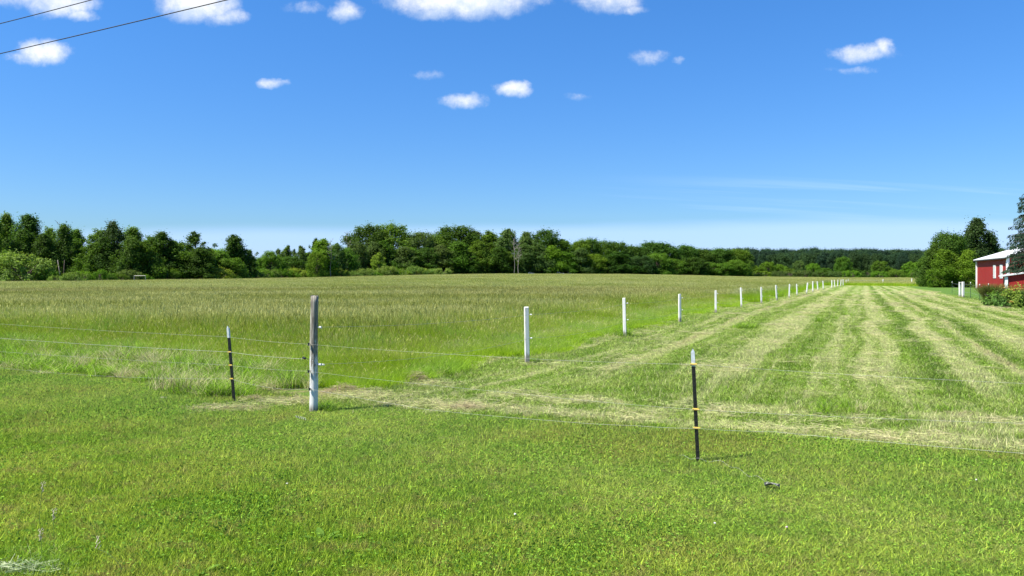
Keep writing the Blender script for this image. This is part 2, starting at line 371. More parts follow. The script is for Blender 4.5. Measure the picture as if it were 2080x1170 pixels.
def barn_mat(name, col, axis_scale):
    m, b, o = new_mat(name)
    tcx = b.node('ShaderNodeTexCoord'); x, y, z = b.sep(tcx.outputs['Object'])
    n = b.noise(b.comb(b.m('MULTIPLY', x, 1.5), b.m('MULTIPLY', y, 1.5), b.m('MULTIPLY', z, .3)), 1.0, 4, .6)
    c = b.mix(b.sstep(n, .3, .7), tuple(k * .85 for k in col), col)
    p = b.node('ShaderNodeBsdfPrincipled'); b.put(p.inputs['Base Color'], c); p.inputs['Roughness'].default_value = .6; p.inputs['Specular IOR Level'].default_value = .15
    rib = b.m('PINGPONG', b.m('ADD', b.m('MULTIPLY', x, axis_scale[0]), b.m('MULTIPLY', y, axis_scale[1])), .5)
    bp = b.node('ShaderNodeBump'); bp.inputs['Strength'].default_value = .6; bp.inputs['Distance'].default_value = .03
    b.l.new(b.sstep(rib, .30, .45), bp.inputs['Height']); b.l.new(bp.outputs[0], p.inputs['Normal'])
    b.l.new(p.outputs[0], o.inputs[0]); return m


M['wood_post'] = wood_post_mat(); M['white_post'] = white_post_mat()
M['barn_red'] = barn_mat('red_siding', (.31, .024, .024), (4.0, 4.0)); M['barn_roof'] = barn_mat('white_roofing', (.62, .64, .66), (0.0, 3.0))
M['white_trim'] = plain('white_trim', (.78, .78, .80), .5, .4, 0, .1)
M['shade_soffit'] = plain('eave_shadow_black', (.03, .03, .03), .8, .2)  # near-black: eave shadow put into the colour

# ------------------------------------------------------------------ mesh helpers
rng = np.random.default_rng(7)


def fast_mesh(name, V_, quads, var=None, mat=None, tris=None, smooth=False):
    me = bpy.data.meshes.new(name)
    V_ = np.ascontiguousarray(V_, dtype=np.float32)
    quads = np.asarray(quads, dtype=np.int32).reshape(-1, 4) if quads is not None else np.zeros((0, 4), np.int32)
    tr = np.asarray(tris, dtype=np.int32).reshape(-1, 3) if tris is not None else np.zeros((0, 3), np.int32)
    me.vertices.add(len(V_)); me.vertices.foreach_set('co', V_.ravel())
    loops = np.concatenate([quads.ravel(), tr.ravel()]).astype(np.int32)
    me.loops.add(len(loops)); me.loops.foreach_set('vertex_index', loops)
    nf = len(quads) + len(tr); me.polygons.add(nf)
    starts = np.concatenate([np.arange(len(quads)) * 4, len(quads) * 4 + np.arange(len(tr)) * 3]).astype(np.int32)
    me.polygons.foreach_set('loop_start', starts)
    if smooth: me.polygons.foreach_set('use_smooth', np.ones(nf, bool))
    me.update(calc_edges=True)
    if var is not None:
        a = me.attributes.new('var', 'FLOAT_COLOR', 'POINT')
        c = np.ones((len(V_), 4), np.float32); c[:, :3] = var
        a.data.foreach_set('color', c.ravel())
    if mat: me.materials.append(mat)
    me.validate(); return me


class MB:
    """collects tubes and boxes into one mesh"""
    def __init__(s): s.v = []; s.f = []; s.n = 0
    def add(s, V_, F_):
        V_ = np.asarray(V_, float); s.v.append(V_)
        s.f += [tuple(int(i) + s.n for i in f) for f in F_]; s.n += len(V_); return s
    def tube(s, pts, rad, sides=6, cap=True):
        pts = np.asarray(pts, float); n = len(pts)
        rad = np.full(n, rad) if np.isscalar(rad) else np.asarray(rad, float)
        tan = np.gradient(pts, axis=0); tan /= np.linalg.norm(tan, axis=1, keepdims=True) + 1e-9
        up = np.array([0, 0, 1.0]) if abs(tan[0][2]) < .9 else np.array([1.0, 0, 0])
        V_ = []
        for i in range(n):
            a = np.cross(tan[i], up); a /= np.linalg.norm(a) + 1e-9; c = np.cross(a, tan[i])
            for k in range(sides):
                an = 2 * math.pi * k / sides
                V_.append(pts[i] + rad[i] * (math.cos(an) * a + math.sin(an) * c))
        F_ = [(i * sides + k, i * sides + (k + 1) % sides, (i + 1) * sides + (k + 1) % sides, (i + 1) * sides + k) for i in range(n - 1) for k in range(sides)]
        if cap:
            F_.append(tuple(range(sides))[::-1]); F_.append(tuple((n - 1) * sides + k for k in range(sides)))
        return s.add(V_, F_)
    def box(s, c, size, rot=0.0, taper=1.0):
        hx, hy, hz = size[0] / 2, size[1] / 2, size[2] / 2
        V_ = []
        for z in (-1, 1):
            k = taper if z > 0 else 1.0
            for (x, y) in ((-1, -1), (1, -1), (1, 1), (-1, 1)):
                X, Y = x * hx * k, y * hy * k
                V_.append((c[0] + X * math.cos(rot) - Y * math.sin(rot), c[1] + X * math.sin(rot) + Y * math.cos(rot), c[2] + z * hz))
        return s.add(V_, [(3, 2, 1, 0), (4, 5, 6, 7), (0, 1, 5, 4), (1, 2, 6, 5), (2, 3, 7, 6), (3, 0, 4, 7)])
    def mesh(s, name, mat, smooth=False, bevel=0.0):
        me = bpy.data.meshes.new(name)
        me.from_pydata([tuple(p) for p in np.concatenate(s.v)], [], s.f)
        if bevel:
            import bmesh
            bm = bmesh.new(); bm.from_mesh(me)
            bmesh.ops.bevel(bm, geom=list(bm.edges), offset=bevel, segments=1, affect='EDGES'); bm.to_mesh(me); bm.free()
        if mat: me.materials.append(mat)
        if smooth:
            for p in me.polygons: p.use_smooth = True
        me.update(); return me


def link(name, me, parent=None, loc=None, rot=None, scale=None, color=None):
    o = bpy.data.objects.new(name, me); C.objects.link(o)
    if parent: o.parent = parent
    if loc is not None: o.location = loc
    if rot is not None: o.rotation_euler = rot
    if scale is not None: o.scale = scale
    if color is not None: o.color = (*color, 1.0)
    return o


def tag(o, label=None, cat=None, group=None, kind=None):
    if label: o['label'] = label
    if cat: o['category'] = cat
    if group: o['group'] = group
    if kind: o['kind'] = kind
    return o


def empty(name, loc, rot=(0, 0, 0), scale=(1, 1, 1)):
    o = bpy.data.objects.new(name, None); C.objects.link(o); o.location = loc; o.rotation_euler = rot; o.scale = scale
    o.empty_display_size = .2
    return o


# ------------------------------------------------------------------ ground sheet
def build_ground():
    radii = np.concatenate([np.linspace(.6, 40, 60), np.geomspace(42, 5000, 60)])
    ns = 360; ang = np.linspace(0, 2 * np.pi, ns, endpoint=False)
    X = np.concatenate([[0], (radii[:, None] * np.cos(ang)).ravel()]); Y = np.concatenate([[0], (radii[:, None] * np.sin(ang)).ravel()])
    V_ = np.stack([X, Y, zf(X, Y)], 1)
    q = []
    for i in range(len(radii) - 1):
        a = 1 + i * ns + np.arange(ns); b_ = 1 + i * ns + (np.arange(ns) + 1) % ns
        q.append(np.stack([a, a + ns, b_ + ns, b_], 1))
    tr = np.stack([np.zeros(ns, int), 1 + np.arange(ns), 1 + (np.arange(ns) + 1) % ns], 1)
    m, b, o = new_mat('land')
    g = b.node('ShaderNodeGroup'); g.node_tree = LAND
    P = b.node('ShaderNodeNewGeometry').outputs['Position']
    nf = b.noise(P, 38, 4, .7); nm = b.noise(P, 7, 4, .65)
    c = b.mix(1.0, g.outputs['Color'], b.ramp(nf, [(.25, .45), (.5, .85), (.75, 1.3)]), 'MULTIPLY')
    c = b.mix(b.m('MULTIPLY', g.outputs['Soil'], .6), c, (.075, .065, .035))
    p = b.node('ShaderNodeBsdfPrincipled'); b.put(p.inputs['Base Color'], c); p.inputs['Roughness'].default_value = .9
    p.inputs['Specular IOR Level'].default_value = .15
    bp = b.node('ShaderNodeBump'); bp.inputs['Strength'].default_value = .8; bp.inputs['Distance'].default_value = .05
    b.l.new(b.m('ADD', nf, b.m('MULTIPLY', nm, 2)), bp.inputs['Height']); b.l.new(bp.outputs[0], p.inputs['Normal'])
    b.l.new(p.outputs[0], o.inputs[0])
    tag(link('ground', fast_mesh('ground', V_, np.concatenate(q), None, m, tr, True)), kind='structure')


build_ground()


# ------------------------------------------------------------------ grass patches
def blades(n, half, h0, h1, w0, bend=(.2, .6), wind=(0, 0), kind=0.0, hk=(0.0, 1.0), base_z=0.0, rs=None, xy=None):
    rs = rs or rng
    if xy is None: xy = rs.uniform(-half, half, (n, 2))
    h = rs.uniform(h0, h1, n); w_ = w0 * rs.uniform(.6, 1.3, n)
    ph = rs.uniform(0, 2 * np.pi, n); ps = rs.uniform(0, 2 * np.pi, n)
    bd = rs.uniform(bend[0], bend[1], n)
    bx = np.cos(ps) * bd + wind[0]; by = np.sin(ps) * bd + wind[1]
    wx, wy = np.cos(ph) * w_ / 2, np.sin(ph) * w_ / 2
    V_ = np.zeros((n, 6, 3)); C_ = np.zeros((n, 6, 3))
    v = rs.uniform(0, 1, n)
    for i, (f, zz, ww) in enumerate(((0, 0, 1), (.30, .55, .85), (1.0, 1.0, .12))):
        cz = zz * h / np.sqrt(1 + .5 * (bx ** 2 + by ** 2))
        for s_, k in ((-1, 0), (1, 1)):
            V_[:, i * 2 + k, 0] = xy[:, 0] + bx * h * f + s_ * wx * ww
            V_[:, i * 2 + k, 1] = xy[:, 1] + by * h * f + s_ * wy * ww
            V_[:, i * 2 + k, 2] = cz + base_z
            C_[:, i * 2 + k, 1] = hk[0] + (hk[1] - hk[0]) * zz
    C_[:, :, 0] = v[:, None]; C_[:, :, 2] = kind
    Q = np.array([[0, 1, 3, 2], [2, 3, 5, 4]])[None] + (np.arange(n) * 6)[:, None, None]
    return V_.reshape(-1, 3), Q.reshape(-1, 4), C_.reshape(-1, 3)


def cards(cen, direc, length, width, var, kind, rs=None, hh=1.0):
    """flat slips centred at cen along direc"""
    rs = rs or rng
    n = len(cen); direc = direc / (np.linalg.norm(direc, axis=1, keepdims=True) + 1e-9)
    r = rs.normal(size=(n, 3)); side = np.cross(direc, r); side /= np.linalg.norm(side, axis=1, keepdims=True) + 1e-9
    L = (direc.T * length / 2).T; W = (side.T * width / 2).T
    V_ = np.stack([cen - L - W * .5, cen - L + W * .5, cen + L + W * .6, cen + L - W * .6], 1).reshape(-1, 3)
    # widen middle by using plain slips; cheap and fine at this size
    Q = np.arange(n * 4).reshape(-1, 4)
    c = np.zeros((n, 4, 3)); c[:, :, 0] = var[:, None]; c[:, :, 1] = hh; c[:, :, 2] = kind
    return V_, Q, c.reshape(-1, 3)


def join(parts):
    V_, Q, Cc, n = [], [], [], 0
    for v, q, c in parts:
        V_.append(v); Q.append(q + n); Cc.append(c); n += len(v)
    return np.concatenate(V_), np.concatenate(Q), np.concatenate(Cc)


def lying(n, half, l0, l1, w0, kind=1.0, zmax=.05, mean=None):
    xy = rng.uniform(-half, half, (n, 2)); z = rng.uniform(.005, zmax, n)
    a = rng.uniform(0, 2 * np.pi, n) if mean is None else rng.normal(mean, .6, n)
    d = np.stack([np.cos(a), np.sin(a), rng.normal(0, .12, n)], 1)
    return cards(np.column_stack([xy, z]), d, rng.uniform(l0, l1, n), w0 * rng.uniform(.6, 1.3, n), rng.uniform(0, 1, n), kind)


def coll(name, meshes):
    c = bpy.data.collections.new(name)
    for i, me in enumerate(meshes):
        o = bpy.data.objects.new(f"{name}_{i:02d}", me); c.objects.link(o)
    return c


def scatter(name, pts, collection, idx, rot, scl, label=None):
    me = bpy.data.meshes.new(name); n = len(pts)
    me.vertices.add(n); me.vertices.foreach_set('co', np.ascontiguousarray(pts, dtype=np.float32).ravel())
    a = me.attributes.new('idx', 'INT', 'POINT'); a.data.foreach_set('value', np.asarray(idx, dtype=np.int32))
    a = me.attributes.new('rot', 'FLOAT_VECTOR', 'POINT'); a.data.foreach_set('vector', np.ascontiguousarray(rot, dtype=np.float32).ravel())
    a = me.attributes.new('scl', 'FLOAT_VECTOR', 'POINT'); a.data.foreach_set('vector', np.ascontiguousarray(scl, dtype=np.float32).ravel())
    o = link(name, me)
    g = bpy.data.node_groups.new(name, 'GeometryNodeTree')
    g.interface.new_socket("Geometry", in_out='INPUT', socket_type='NodeSocketGeometry')
    g.interface.new_socket("Geometry", in_out='OUTPUT', socket_type='NodeSocketGeometry')
    N = g.nodes; L = g.links
    gi = N.new('NodeGroupInput'); go = N.new('NodeGroupOutput'); ip = N.new('GeometryNodeInstanceOnPoints')
    ci = N.new('GeometryNodeCollectionInfo'); ci.inputs['Collection'].default_value = collection
    ci.inputs['Separate Children'].default_value = True; ci.inputs['Reset Children'].default_value = True
    ip.inputs['Pick Instance'].default_value = True
    def na(nm, ty):
        x = N.new('GeometryNodeInputNamedAttribute'); x.data_type = ty; x.inputs['Name'].default_value = nm
        return [s for s in x.outputs if s.enabled and s.name == 'Attribute'][0]
    L.new(gi.outputs[0], ip.inputs['Points']); L.new(ci.outputs[0], ip.inputs['Instance'])
    L.new(na('idx', 'INT'), ip.inputs['Instance Index'])
    L.new(na('rot', 'FLOAT_VECTOR'), ip.inputs['Rotation']); L.new(na('scl', 'FLOAT_VECTOR'), ip.inputs['Scale'])
    L.new(ip.outputs[0], go.inputs[0])
    md = o.modifiers.new('scatter', 'NODES'); md.node_group = g
    return tag(o, label, 'grass', kind='stuff')


def rotz(n, tilt=.0):
    r = np.zeros((n, 3)); r[:, 2] = rng.uniform(0, 2 * np.pi, n)
    if tilt: r[:, :2] = rng.normal(0, tilt, (n, 2))
    return r


def sample(n, y0, y1, k=.70, pad=1.5, power=1.0):
    """random ground points inside the view wedge (plus a margin), density ~ y^(-power)"""
    u = rng.uniform(0, 1, n)
    if power == 1.0: y = y0 + (y1 - y0) * u          # density per m2 falls like 1/y as width grows
    elif power == 0.0: y = np.sqrt(y0 ** 2 + (y1 ** 2 - y0 ** 2) * u)
    else: y = y0 * (y1 / y0) ** u                     # falls like 1/y^2
    x = rng.uniform(-1, 1, n) * (k * y + pad)
    return x, y


def edge_q(x, y): return .2 * np.maximum(r_of(x, y), 0) + .42


def in_paddock(x, y, lo=-1.0):
    s, t = s_of(x, y), t_of(x, y)
    return (s > lo) & (s < PADW) & (t < TEND) & (q_of(x, y) > edge_q(x, y))


def in_field(x, y, lo=-.9):
    s, t, q = s_of(x, y), t_of(x, y), q_of(x, y)
    wob = .25 * np.sin(x * 1.7) + .2 * np.sin(y * 1.1 + x)
    left = (s < lo + wob) & (q > .85 + .9 * np.clip(-r_of(x, y) - .6, 0, 1) + wob * .6 + np.clip(1.4 + .9 * np.minimum(r_of(x, y), 0), 0, 1.4) * (r_of(x, y) > -2.5))
    return left | (t > TEND + 1)


# lawn
lawn_meshes = []
for i in range(7):
    p = [blades(620, .26, .018, .050, .0048, (.25, 1.1)), blades(60, .26, .035, .075, .0045, (.2, .8)),
         blades(420 if i == 6 else 150, .26, .012, .035, .0045, (.5, 1.4), kind=1.0)]
    nc = 60 if i == 5 else 14                                           # clover and plantain leaves
    ctr = np.column_stack([rng.uniform(-.24, .24, (nc, 2)), rng.uniform(.025, .05, nc)])
    p.append(cards(ctr, rng.normal(size=(nc, 3)) * [1, 1, .35], rng.uniform(.010, .022, nc), rng.uniform(.008, .018, nc), rng.uniform(.2, 1, nc), 2.0))
    lawn_meshes.append(fast_mesh(f'lawn_patch_{i}', *join(p), M['lawn']))
lc = coll('lawn_patches', lawn_meshes)
x, y = sample(17000, 3.9, 24, .72, 1.2, 1.0)
keep = (q_of(x, y) < edge_q(x, y) + .15 + rng.normal(0, .08, len(x)))
x, y = x[keep], y[keep]; n = len(x)
sc = np.ones((n, 3)) * (1 + .03 * np.maximum(y - 6, 0))[:, None]; sc[:, 2] *= rng.uniform(.75, 1.25, n) / (1 + .015 * np.maximum(y - 6, 0)) * (1 + .35 * np.sin(x * .9 + .5 * np.sin(y)) * np.sin(y * .8))
nv = np.sin(x * 2.1 + 1.3 * np.sin(y * 1.7)) + np.sin(y * 2.6 + 1.1 * np.sin(x * 1.3 + 2)) + rng.normal(0, .35, n)
li = np.where(nv > 1.35, 5, np.where(nv < -1.35, 6, rng.integers(0, 5, n)))
scatter('lawn_grass', np.column_stack([x, y, zf(x, y) - .004]), lc, li, rotz(n), sc, 'short mown green lawn in front of the wire fence')

# paddock stubble
stub = []
for i in range(6):
    stub.append(fast_mesh(f'stub_{i}', *join([blades(380, .32, .02, .060, .0055, (.4, 1.4)), blades(26, .32, .02, .08, .005, (.4, 1.6), kind=1.0)]), M['stubble']))
x, y = sample(26000, 7.5, 75, .70, 1.5, 1.0)
keep = in_paddock(x, y) | ((s_of(x, y) >= PADW) & (t_of(x, y) < TEND) & (y < 60))
x, y = x[keep], y[keep]; n = len(x)
sc = np.ones((n, 3)) * (1 + .035 * np.maximum(y - 9, 0))[:, None]; sc[:, 2] = rng.uniform(.7, 1.4, n) * (1 + .5 * np.sin(x * 1.3 + 1) * np.sin(y * .7 + 2))
scatter('mown_grass', np.column_stack([x, y, zf(x, y) - .004]), coll('stubs', stub), rng.integers(0, 6, n), rotz(n), sc, 'mown paddock grass in pale and green stripes')

# cut hay lying in rows
hay = [fast_mesh(f'hay_{i}', *join([lying(150, .30, .05, .20, .005, 1.0, .05), blades(40, .3, .02, .09, .004, (1.0, 2.4), kind=1.0)]), M['stubble']) for i in range(5)]
x, y = sample(26000, 7.0, 95, .70, 1.0, 1.0)
s, t, q, r = s_of(x, y), t_of(x, y), q_of(x, y), r_of(x, y)
dens = np.interp(s + .2 * np.sin(t * .5), *zip(*STRAW)); band = .9 + .2 * np.maximum(r, 0)
dens = dens * np.clip((q - band - 1) / 4, .15, 1) ** 1.0
dens = np.maximum(dens ** 2.6 * .8, np.exp(-((q - band) / .24) ** 2) * (r > .6) * .9); dens = np.maximum(dens, np.exp(-((q - band - 1.25) / .35) ** 2) * (r > 1) * .9 * (np.sin(r * 2.3) * np.sin(q * 3 + r) > -.25))
keep = in_paddock(x, y) & (rng.uniform(0, 1, len(x)) < dens * np.where(q - band < 2.0, .62, .36))
sx, sy = [], []
for (cx, cy, rx, ry) in SPOTS:
    k = int(42 * rx * ry / .2 * .6); sx.append(rng.normal(cx, rx * .5, k)); sy.append(rng.normal(cy, ry * .5, k))
tt = rng.uniform(-1, 60, 500); tr_ = POST1[:, None] + FD[:, None] * tt + FN[:, None] * (-1.5 + rng.normal(0, .22, 500))
x = np.concatenate([x[keep]] + sx + [tr_[0]]); y = np.concatenate([y[keep]] + sy + [tr_[1]]); n = len(x)
sc = np.ones((n, 3)) * (rng.uniform(.5, 1.1, n) * (1 + .02 * np.maximum(y - 9, 0)))[:, None]
scatter('cut_hay', np.column_stack([x, y, zf(x, y) + .012]), coll('hays', hay), rng.integers(0, 5, n), rotz(n, .05), sc, 'pale dry cut hay lying in rows')

# tall hay field
def tall_patch(n, half, H, wide=1.0, heads=.38):
    p = [blades(int(n * .8), half, .35 * H, .8 * H, .0085 * wide, (.15, .6), (.05, .0), 0.0, (0, .55)),
         blades(n, half, .75 * H, 1.0 * H, .0038 * wide, (.05, .25), (.08, .0), 0.0, (0, 1.0))]
    k = int(n * heads); xy = rng.uniform(-half, half, (k, 2)); h = rng.uniform(.80, 1.06, k) * H; ps = rng.uniform(0, 6.28, k); bd = rng.uniform(.05, .30, k)
    bx, by = np.cos(ps) * bd + .12, np.sin(ps) * bd
    top = np.column_stack([xy[:, 0] + bx * h, xy[:, 1] + by * h, h * .97])
    if heads: p.append(cards(top, np.column_stack([bx * 1.6, by * 1.6, np.ones(k)]), rng.uniform(.07, .14, k), .012 * wide * rng.uniform(.6, 1.3, k), rng.uniform(0, 1, k), 1.0))
    return join(p)


tm = [fast_mesh(f'tall_{i}', *tall_patch(165, .34, .72, 1.0, (.03, .06, .14, .26, .34, .42)[i]), M['tall']) for i in range(6)]
tf = [fast_mesh(f'tallfar_{i}', *tall_patch(520, .9, .74, 1.35), M['tall']) for i in range(4)]
x, y = sample(26000, 10.5, 60, .72, 2.0, 1.0)
keep = in_field(x, y); x, y = x[keep], y[keep]; n = len(x)
s, q = s_of(x, y), q_of(x, y)
dist = np.minimum(-s - .9, (q - .8 - .9 * np.clip(-r_of(x, y) - .6, 0, 1)) * .8)
hz = np.clip(.28 + .22 * np.maximum(dist, 0), .28, 1.0) * rng.uniform(.82, 1.15, n)
sc = np.ones((n, 3)) * (1 + .012 * np.maximum(y - 12, 0))[:, None]; sc[:, 2] = hz
scatter('hay_field_grass', np.column_stack([x, y, zf(x, y) - .01]), coll('talls', tm), np.clip((np.maximum(dist, 0) * .75 + rng.normal(0, .8, n)), 0, 5).astype(int), rotz(n), sc, 'tall standing hay grass with tan seed heads')
x, y = sample(30000, 50, 400, .72, 4.0, 1.0)
keep = in_field(x, y) & (y < np.interp(1040 + F * x / y, PXT[2:12], [165, 195, 255, 300, 325, 352, 380, 400, 400, 400])); x, y = x[keep], y[keep]; n = len(x)
sc = np.ones((n, 3)) * (1 + .006 * np.maximum(y - 60, 0))[:, None]; sc[:, 2] = rng.uniform(.8, 1.12, n)
scatter('distant_hay_grass', np.column_stack([x, y, zf(x, y) - .02]), coll('tallfars', tf), rng.integers(0, 4, n), rotz(n), sc, 'tall standing hay grass out towards the wood')

# rough long grass along the fence edge and tufts
em = []
for i in range(5):
    em.append(fast_mesh(f'tuft_{i}', *join([blades(110, .13, .16, .38, .007, (.2, .9), (.12, 0)), blades(7, .13, .2, .42, .005, (.2, 1.0), (.15, 0), 1.0)]), M['edge']))
for i in range(3):
    em.append(fast_mesh(f'drytuft_{i}', *join([blades(25, .14, .15, .33, .007, (.3, 1.0), (.2, 0)), blades(120, .14, .15, .40, .005, (.3, 1.2), (.25, 0), 1.0)]), M['edge']))
ex, ey, ei, es = [], [], [], []
def tuft(px, py, k=1, spread=.1, dry=.15, size=1.0, hs=1.0):
    d = EYE * F / (py - HZ); X, Y = at(px, d)
    for _ in range(k):
        ex.append(X + rng.normal(0, spread)); ey.append(Y + rng.normal(0, spread * .7)); ei.append(int(rng.integers(5, 8)) if rng.uniform() < dry else int(rng.integers(0, 5)))
        a = size * rng.uniform(.7, 1.2); es.append((a, a, a * hs))
for px in range(-300, 640, 9):                      # ragged edge behind the fence
    yb = np.interp(px, [-300, 0, 250, 450, 560, 640], [728, 752, 768, 806, 790, 778])
    for k_ in range(5): tuft(px + rng.uniform(-6, 6), yb - k_ * 11 * (1 if px < 450 else .75) - rng.uniform(0, 9), 1 if rng.uniform() < .55 else 2, .20, .14 if px < 200 else .26, 1.0, (.55, .65, .75, .9, 1.0)[k_])
for (a, b_, c, dr) in ((280, 745, 8, .9), (225, 738, 5, .9), (325, 752, 4, .9), (385, 800, 3, .8), (360, 790, 3, .8), (435, 765, 3, .8), (150, 752, 3, .7), (600, 790, 3, .9), (540, 770, 3, .7)): tuft(a, b_, c, .13, dr, 1.05)
for (a, b_, c) in ((435, 808, 9), (455, 806, 6), (488, 810, 4)): tuft(a, b_, c, .10, .0, .85, .8)
for (a, b_, c) in ((655, 834, 7), (672, 836, 5), (648, 832, 4)): tuft(a, b_, c, .05, .0, .42, .9)
for (a, b_, c) in ((1078, 738, 3), (1088, 738, 3)): tuft(a, b_, c, .05, 0, .4)
for (a, b_, c) in ((1268, 687, 4), (1278, 686, 4), (1275, 688, 2)): tuft(a, b_, c, .10, 0, .75)
for (a, b_, c) in ((1516, 668, 5), (1522, 667, 5), (1510, 668, 3)): tuft(a, b_, c, .18, 0, .8, .7)
for (a, b_, c, sz) in ((1700, 838, 6, .6), (1690, 830, 5, .5), (1640, 842, 3, .4), (1890, 800, 6, .35), (1880, 840, 5, .4), (1690, 648, 4, .6), (1720, 640, 4, .6), (1660, 655, 3, .6), (1430, 942, 3, .18), (760, 762, 5, .7), (900, 765, 6, .6), (850, 752, 4, .6)): tuft(a, b_, c, .14, .1, sz)
for px in range(1100, 1500, 14): tuft(px, np.interp(px, [1075, 1270, 1380, 1500], [745, 690, 660, 634]) - 14 - rng.uniform(0, 8), 2, .2, .05, .6)
for (a, b_, c) in ((20, 1136, 3), (75, 1140, 5), (115, 1150, 5), (140, 1158, 4), (95, 1130, 3)): tuft(a, b_, c, .05, .0, .36, .8)
n = len(ex); ex = np.array(ex); ey = np.array(ey)
scatter('rough_grass', np.column_stack([ex, ey, zf(ex, ey) - .01]), coll('tufts', em), ei, rotz(n), np.array(es), 'long rough grass along the foot of the fence')


# ------------------------------------------------------------------ hay clumps
def clump(name, px, py, rx, ry, h, n, label, mat='hay', lw=(.08, .28), width=.004, group=None):
    d = EYE * F / (py - HZ); X, Y = at(px, d)
    a = rng.uniform(0, 2 * np.pi, n); rr = np.sqrt(rng.uniform(0, 1, n))
    cx, cy = rr * np.cos(a) * rx, rr * np.sin(a) * ry
    lump = .6 + .4 * np.sin(cx * 9 + 1) * np.cos(cy * 13)
    z = rng.uniform(.2, 1, n) * h * np.maximum(1 - rr ** 2, .06) * lump + .008
    dr = rng.uniform(0, 2 * np.pi, n)
    V_, Q, c = cards(np.column_stack([cx, cy, z]), np.column_stack([np.cos(dr), np.sin(dr) * .7, rng.normal(0, .22, n)]), rng.uniform(*lw, n), width * rng.uniform(.6, 1.4, n), rng.uniform(0, 1, n), 1.0)
    V_[:, 2] = np.maximum(V_[:, 2], .003)
    o = link(name, fast_mesh(name, V_, Q, c, M[mat]), loc=(X, Y, Z(X, Y)))
    return tag(o, label, 'hay clump', group)


def hay_var_mat():
    m, b, o = new_mat('hay_stalks'); at_ = b.node('ShaderNodeAttribute', attribute_name='var'); v, h, k = b.sep(at_.outputs['Color'])
    leafy(b, o, b.mix(v, (.26, .20, .10), (.56, .49, .30)), .15, .6, .3); return m
def green_hay_mat():
    m, b, o = new_mat('fresh_cut_stalks'); at_ = b.node('ShaderNodeAttribute', attribute_name='var'); v, h, k = b.sep(at_.outputs['Color'])
    leafy(b, o, b.mix(v, (.14, .24, .08), (.50, .56, .34)), .15, .6, .1); return m
M['hay'] = hay_var_mat(); M['green_hay'] = green_hay_mat()
G = 'clumps of dry hay'
clump('hay_clump', 695, 797, .30, .16, .14, 900, 'tan heap of dry hay behind the round corner post', group=G)
clump('hay_clump', 842, 776, .22, .14, .20, 700, 'pale tangled hay clump against the edge of the tall grass', group=G)
clump('hay_clump', 455, 835, .52, .14, .06, 1300, 'flat spread of dry stalks on the lawn below the leaning black stake', group=G)
clump('hay_clump', 515, 815, .22, .12, .07, 420, 'small brown hay clump at the foot of the leaning black stake', group=G)
clump('hay_clump', 1950, 845, .35, .10, .05, 350, 'brown hay scrap lying under the wires in the striped paddock', group=G)
clump('hay_clump', 945, 832, .35, .12, .07, 600, 'dry hay ridge on the lawn edge under the lowest wire', group=G)
clump('cut_grass_pile', 30, 1166, .38, .085, .07, 800, 'pale silvery green cut grass lying over the lawn corner', 'green_hay', (.06, .20), .0055)['category'] = 'grass pile'
clump('dry_seed_stalk', 520, 1160, .05, .16, .04, 120, 'dry curled seed stalks lying in the lawn', 'hay', (.03, .08), .003)['category'] = 'stalk'
clump('dry_seed_stalk', 575, 1115, .05, .20, .04, 150, 'dry pale seed heads trailing through the lawn', 'hay', (.03, .09), .003)['category'] = 'stalk'


# ------------------------------------------------------------------ fence posts
def base_on(o): return o


def timber_post_mesh(h, w=.095, seed=0, lean=0.0):
    r = random.Random(seed); zs = [-.3, 0, h * .33, h * .66, h - .012, h]
    ang0 = r.uniform(-.25, .25); V_ = []; ch = .22
    for i, z in enumerate(zs):
        k = 1 - .05 * max(z, 0) / h + r.uniform(-.015, .015) - (.12 if i == len(zs) - 1 else 0)
        ox, oy = r.uniform(-.004, .004), r.uniform(-.004, .004)
        for (x, y) in ((-1, -1 + ch), (-1 + ch, -1), (1 - ch, -1), (1, -1 + ch), (1, 1 - ch), (1 - ch, 1), (-1 + ch, 1), (-1, 1 - ch)):
            X, Y = x * w / 2 * k, y * w / 2 * k
            V_.append((ox + X * math.cos(ang0) - Y * math.sin(ang0), oy + X * math.sin(ang0) + Y * math.cos(ang0), z))
    F_ = [(i * 8 + k, i * 8 + (k + 1) % 8, (i + 1) * 8 + (k + 1) % 8, (i + 1) * 8 + k) for i in range(len(zs) - 1) for k in range(8)]
    F_.append(tuple(len(zs) * 8 - 8 + k for k in range(8)))
    return MB().add(V_, F_).mesh('timber_post', M['white_post'])


def knob_mesh(mat):
    b = MB(); b.tube([(0, 0, 0), (.03, 0, 0)], [.006, .006], 6); b.tube([(.024, 0, 0), (.034, 0, 0), (.044, 0, 0), (.054, 0, 0)], [.013, .017, .011, .016], 8)
    return b.mesh('knob', mat)


WKNOB = knob_mesh(M['white_plastic'])
ORD = ['first', 'second', 'third', 'fourth', 'fifth', 'sixth', 'seventh', 'eighth', 'ninth', 'tenth', 'eleventh', 'twelfth', 'thirteenth', 'fourteenth', 'fifteenth', 'sixteenth', 'seventeenth', 'eighteenth', 'nineteenth', 'twentieth']
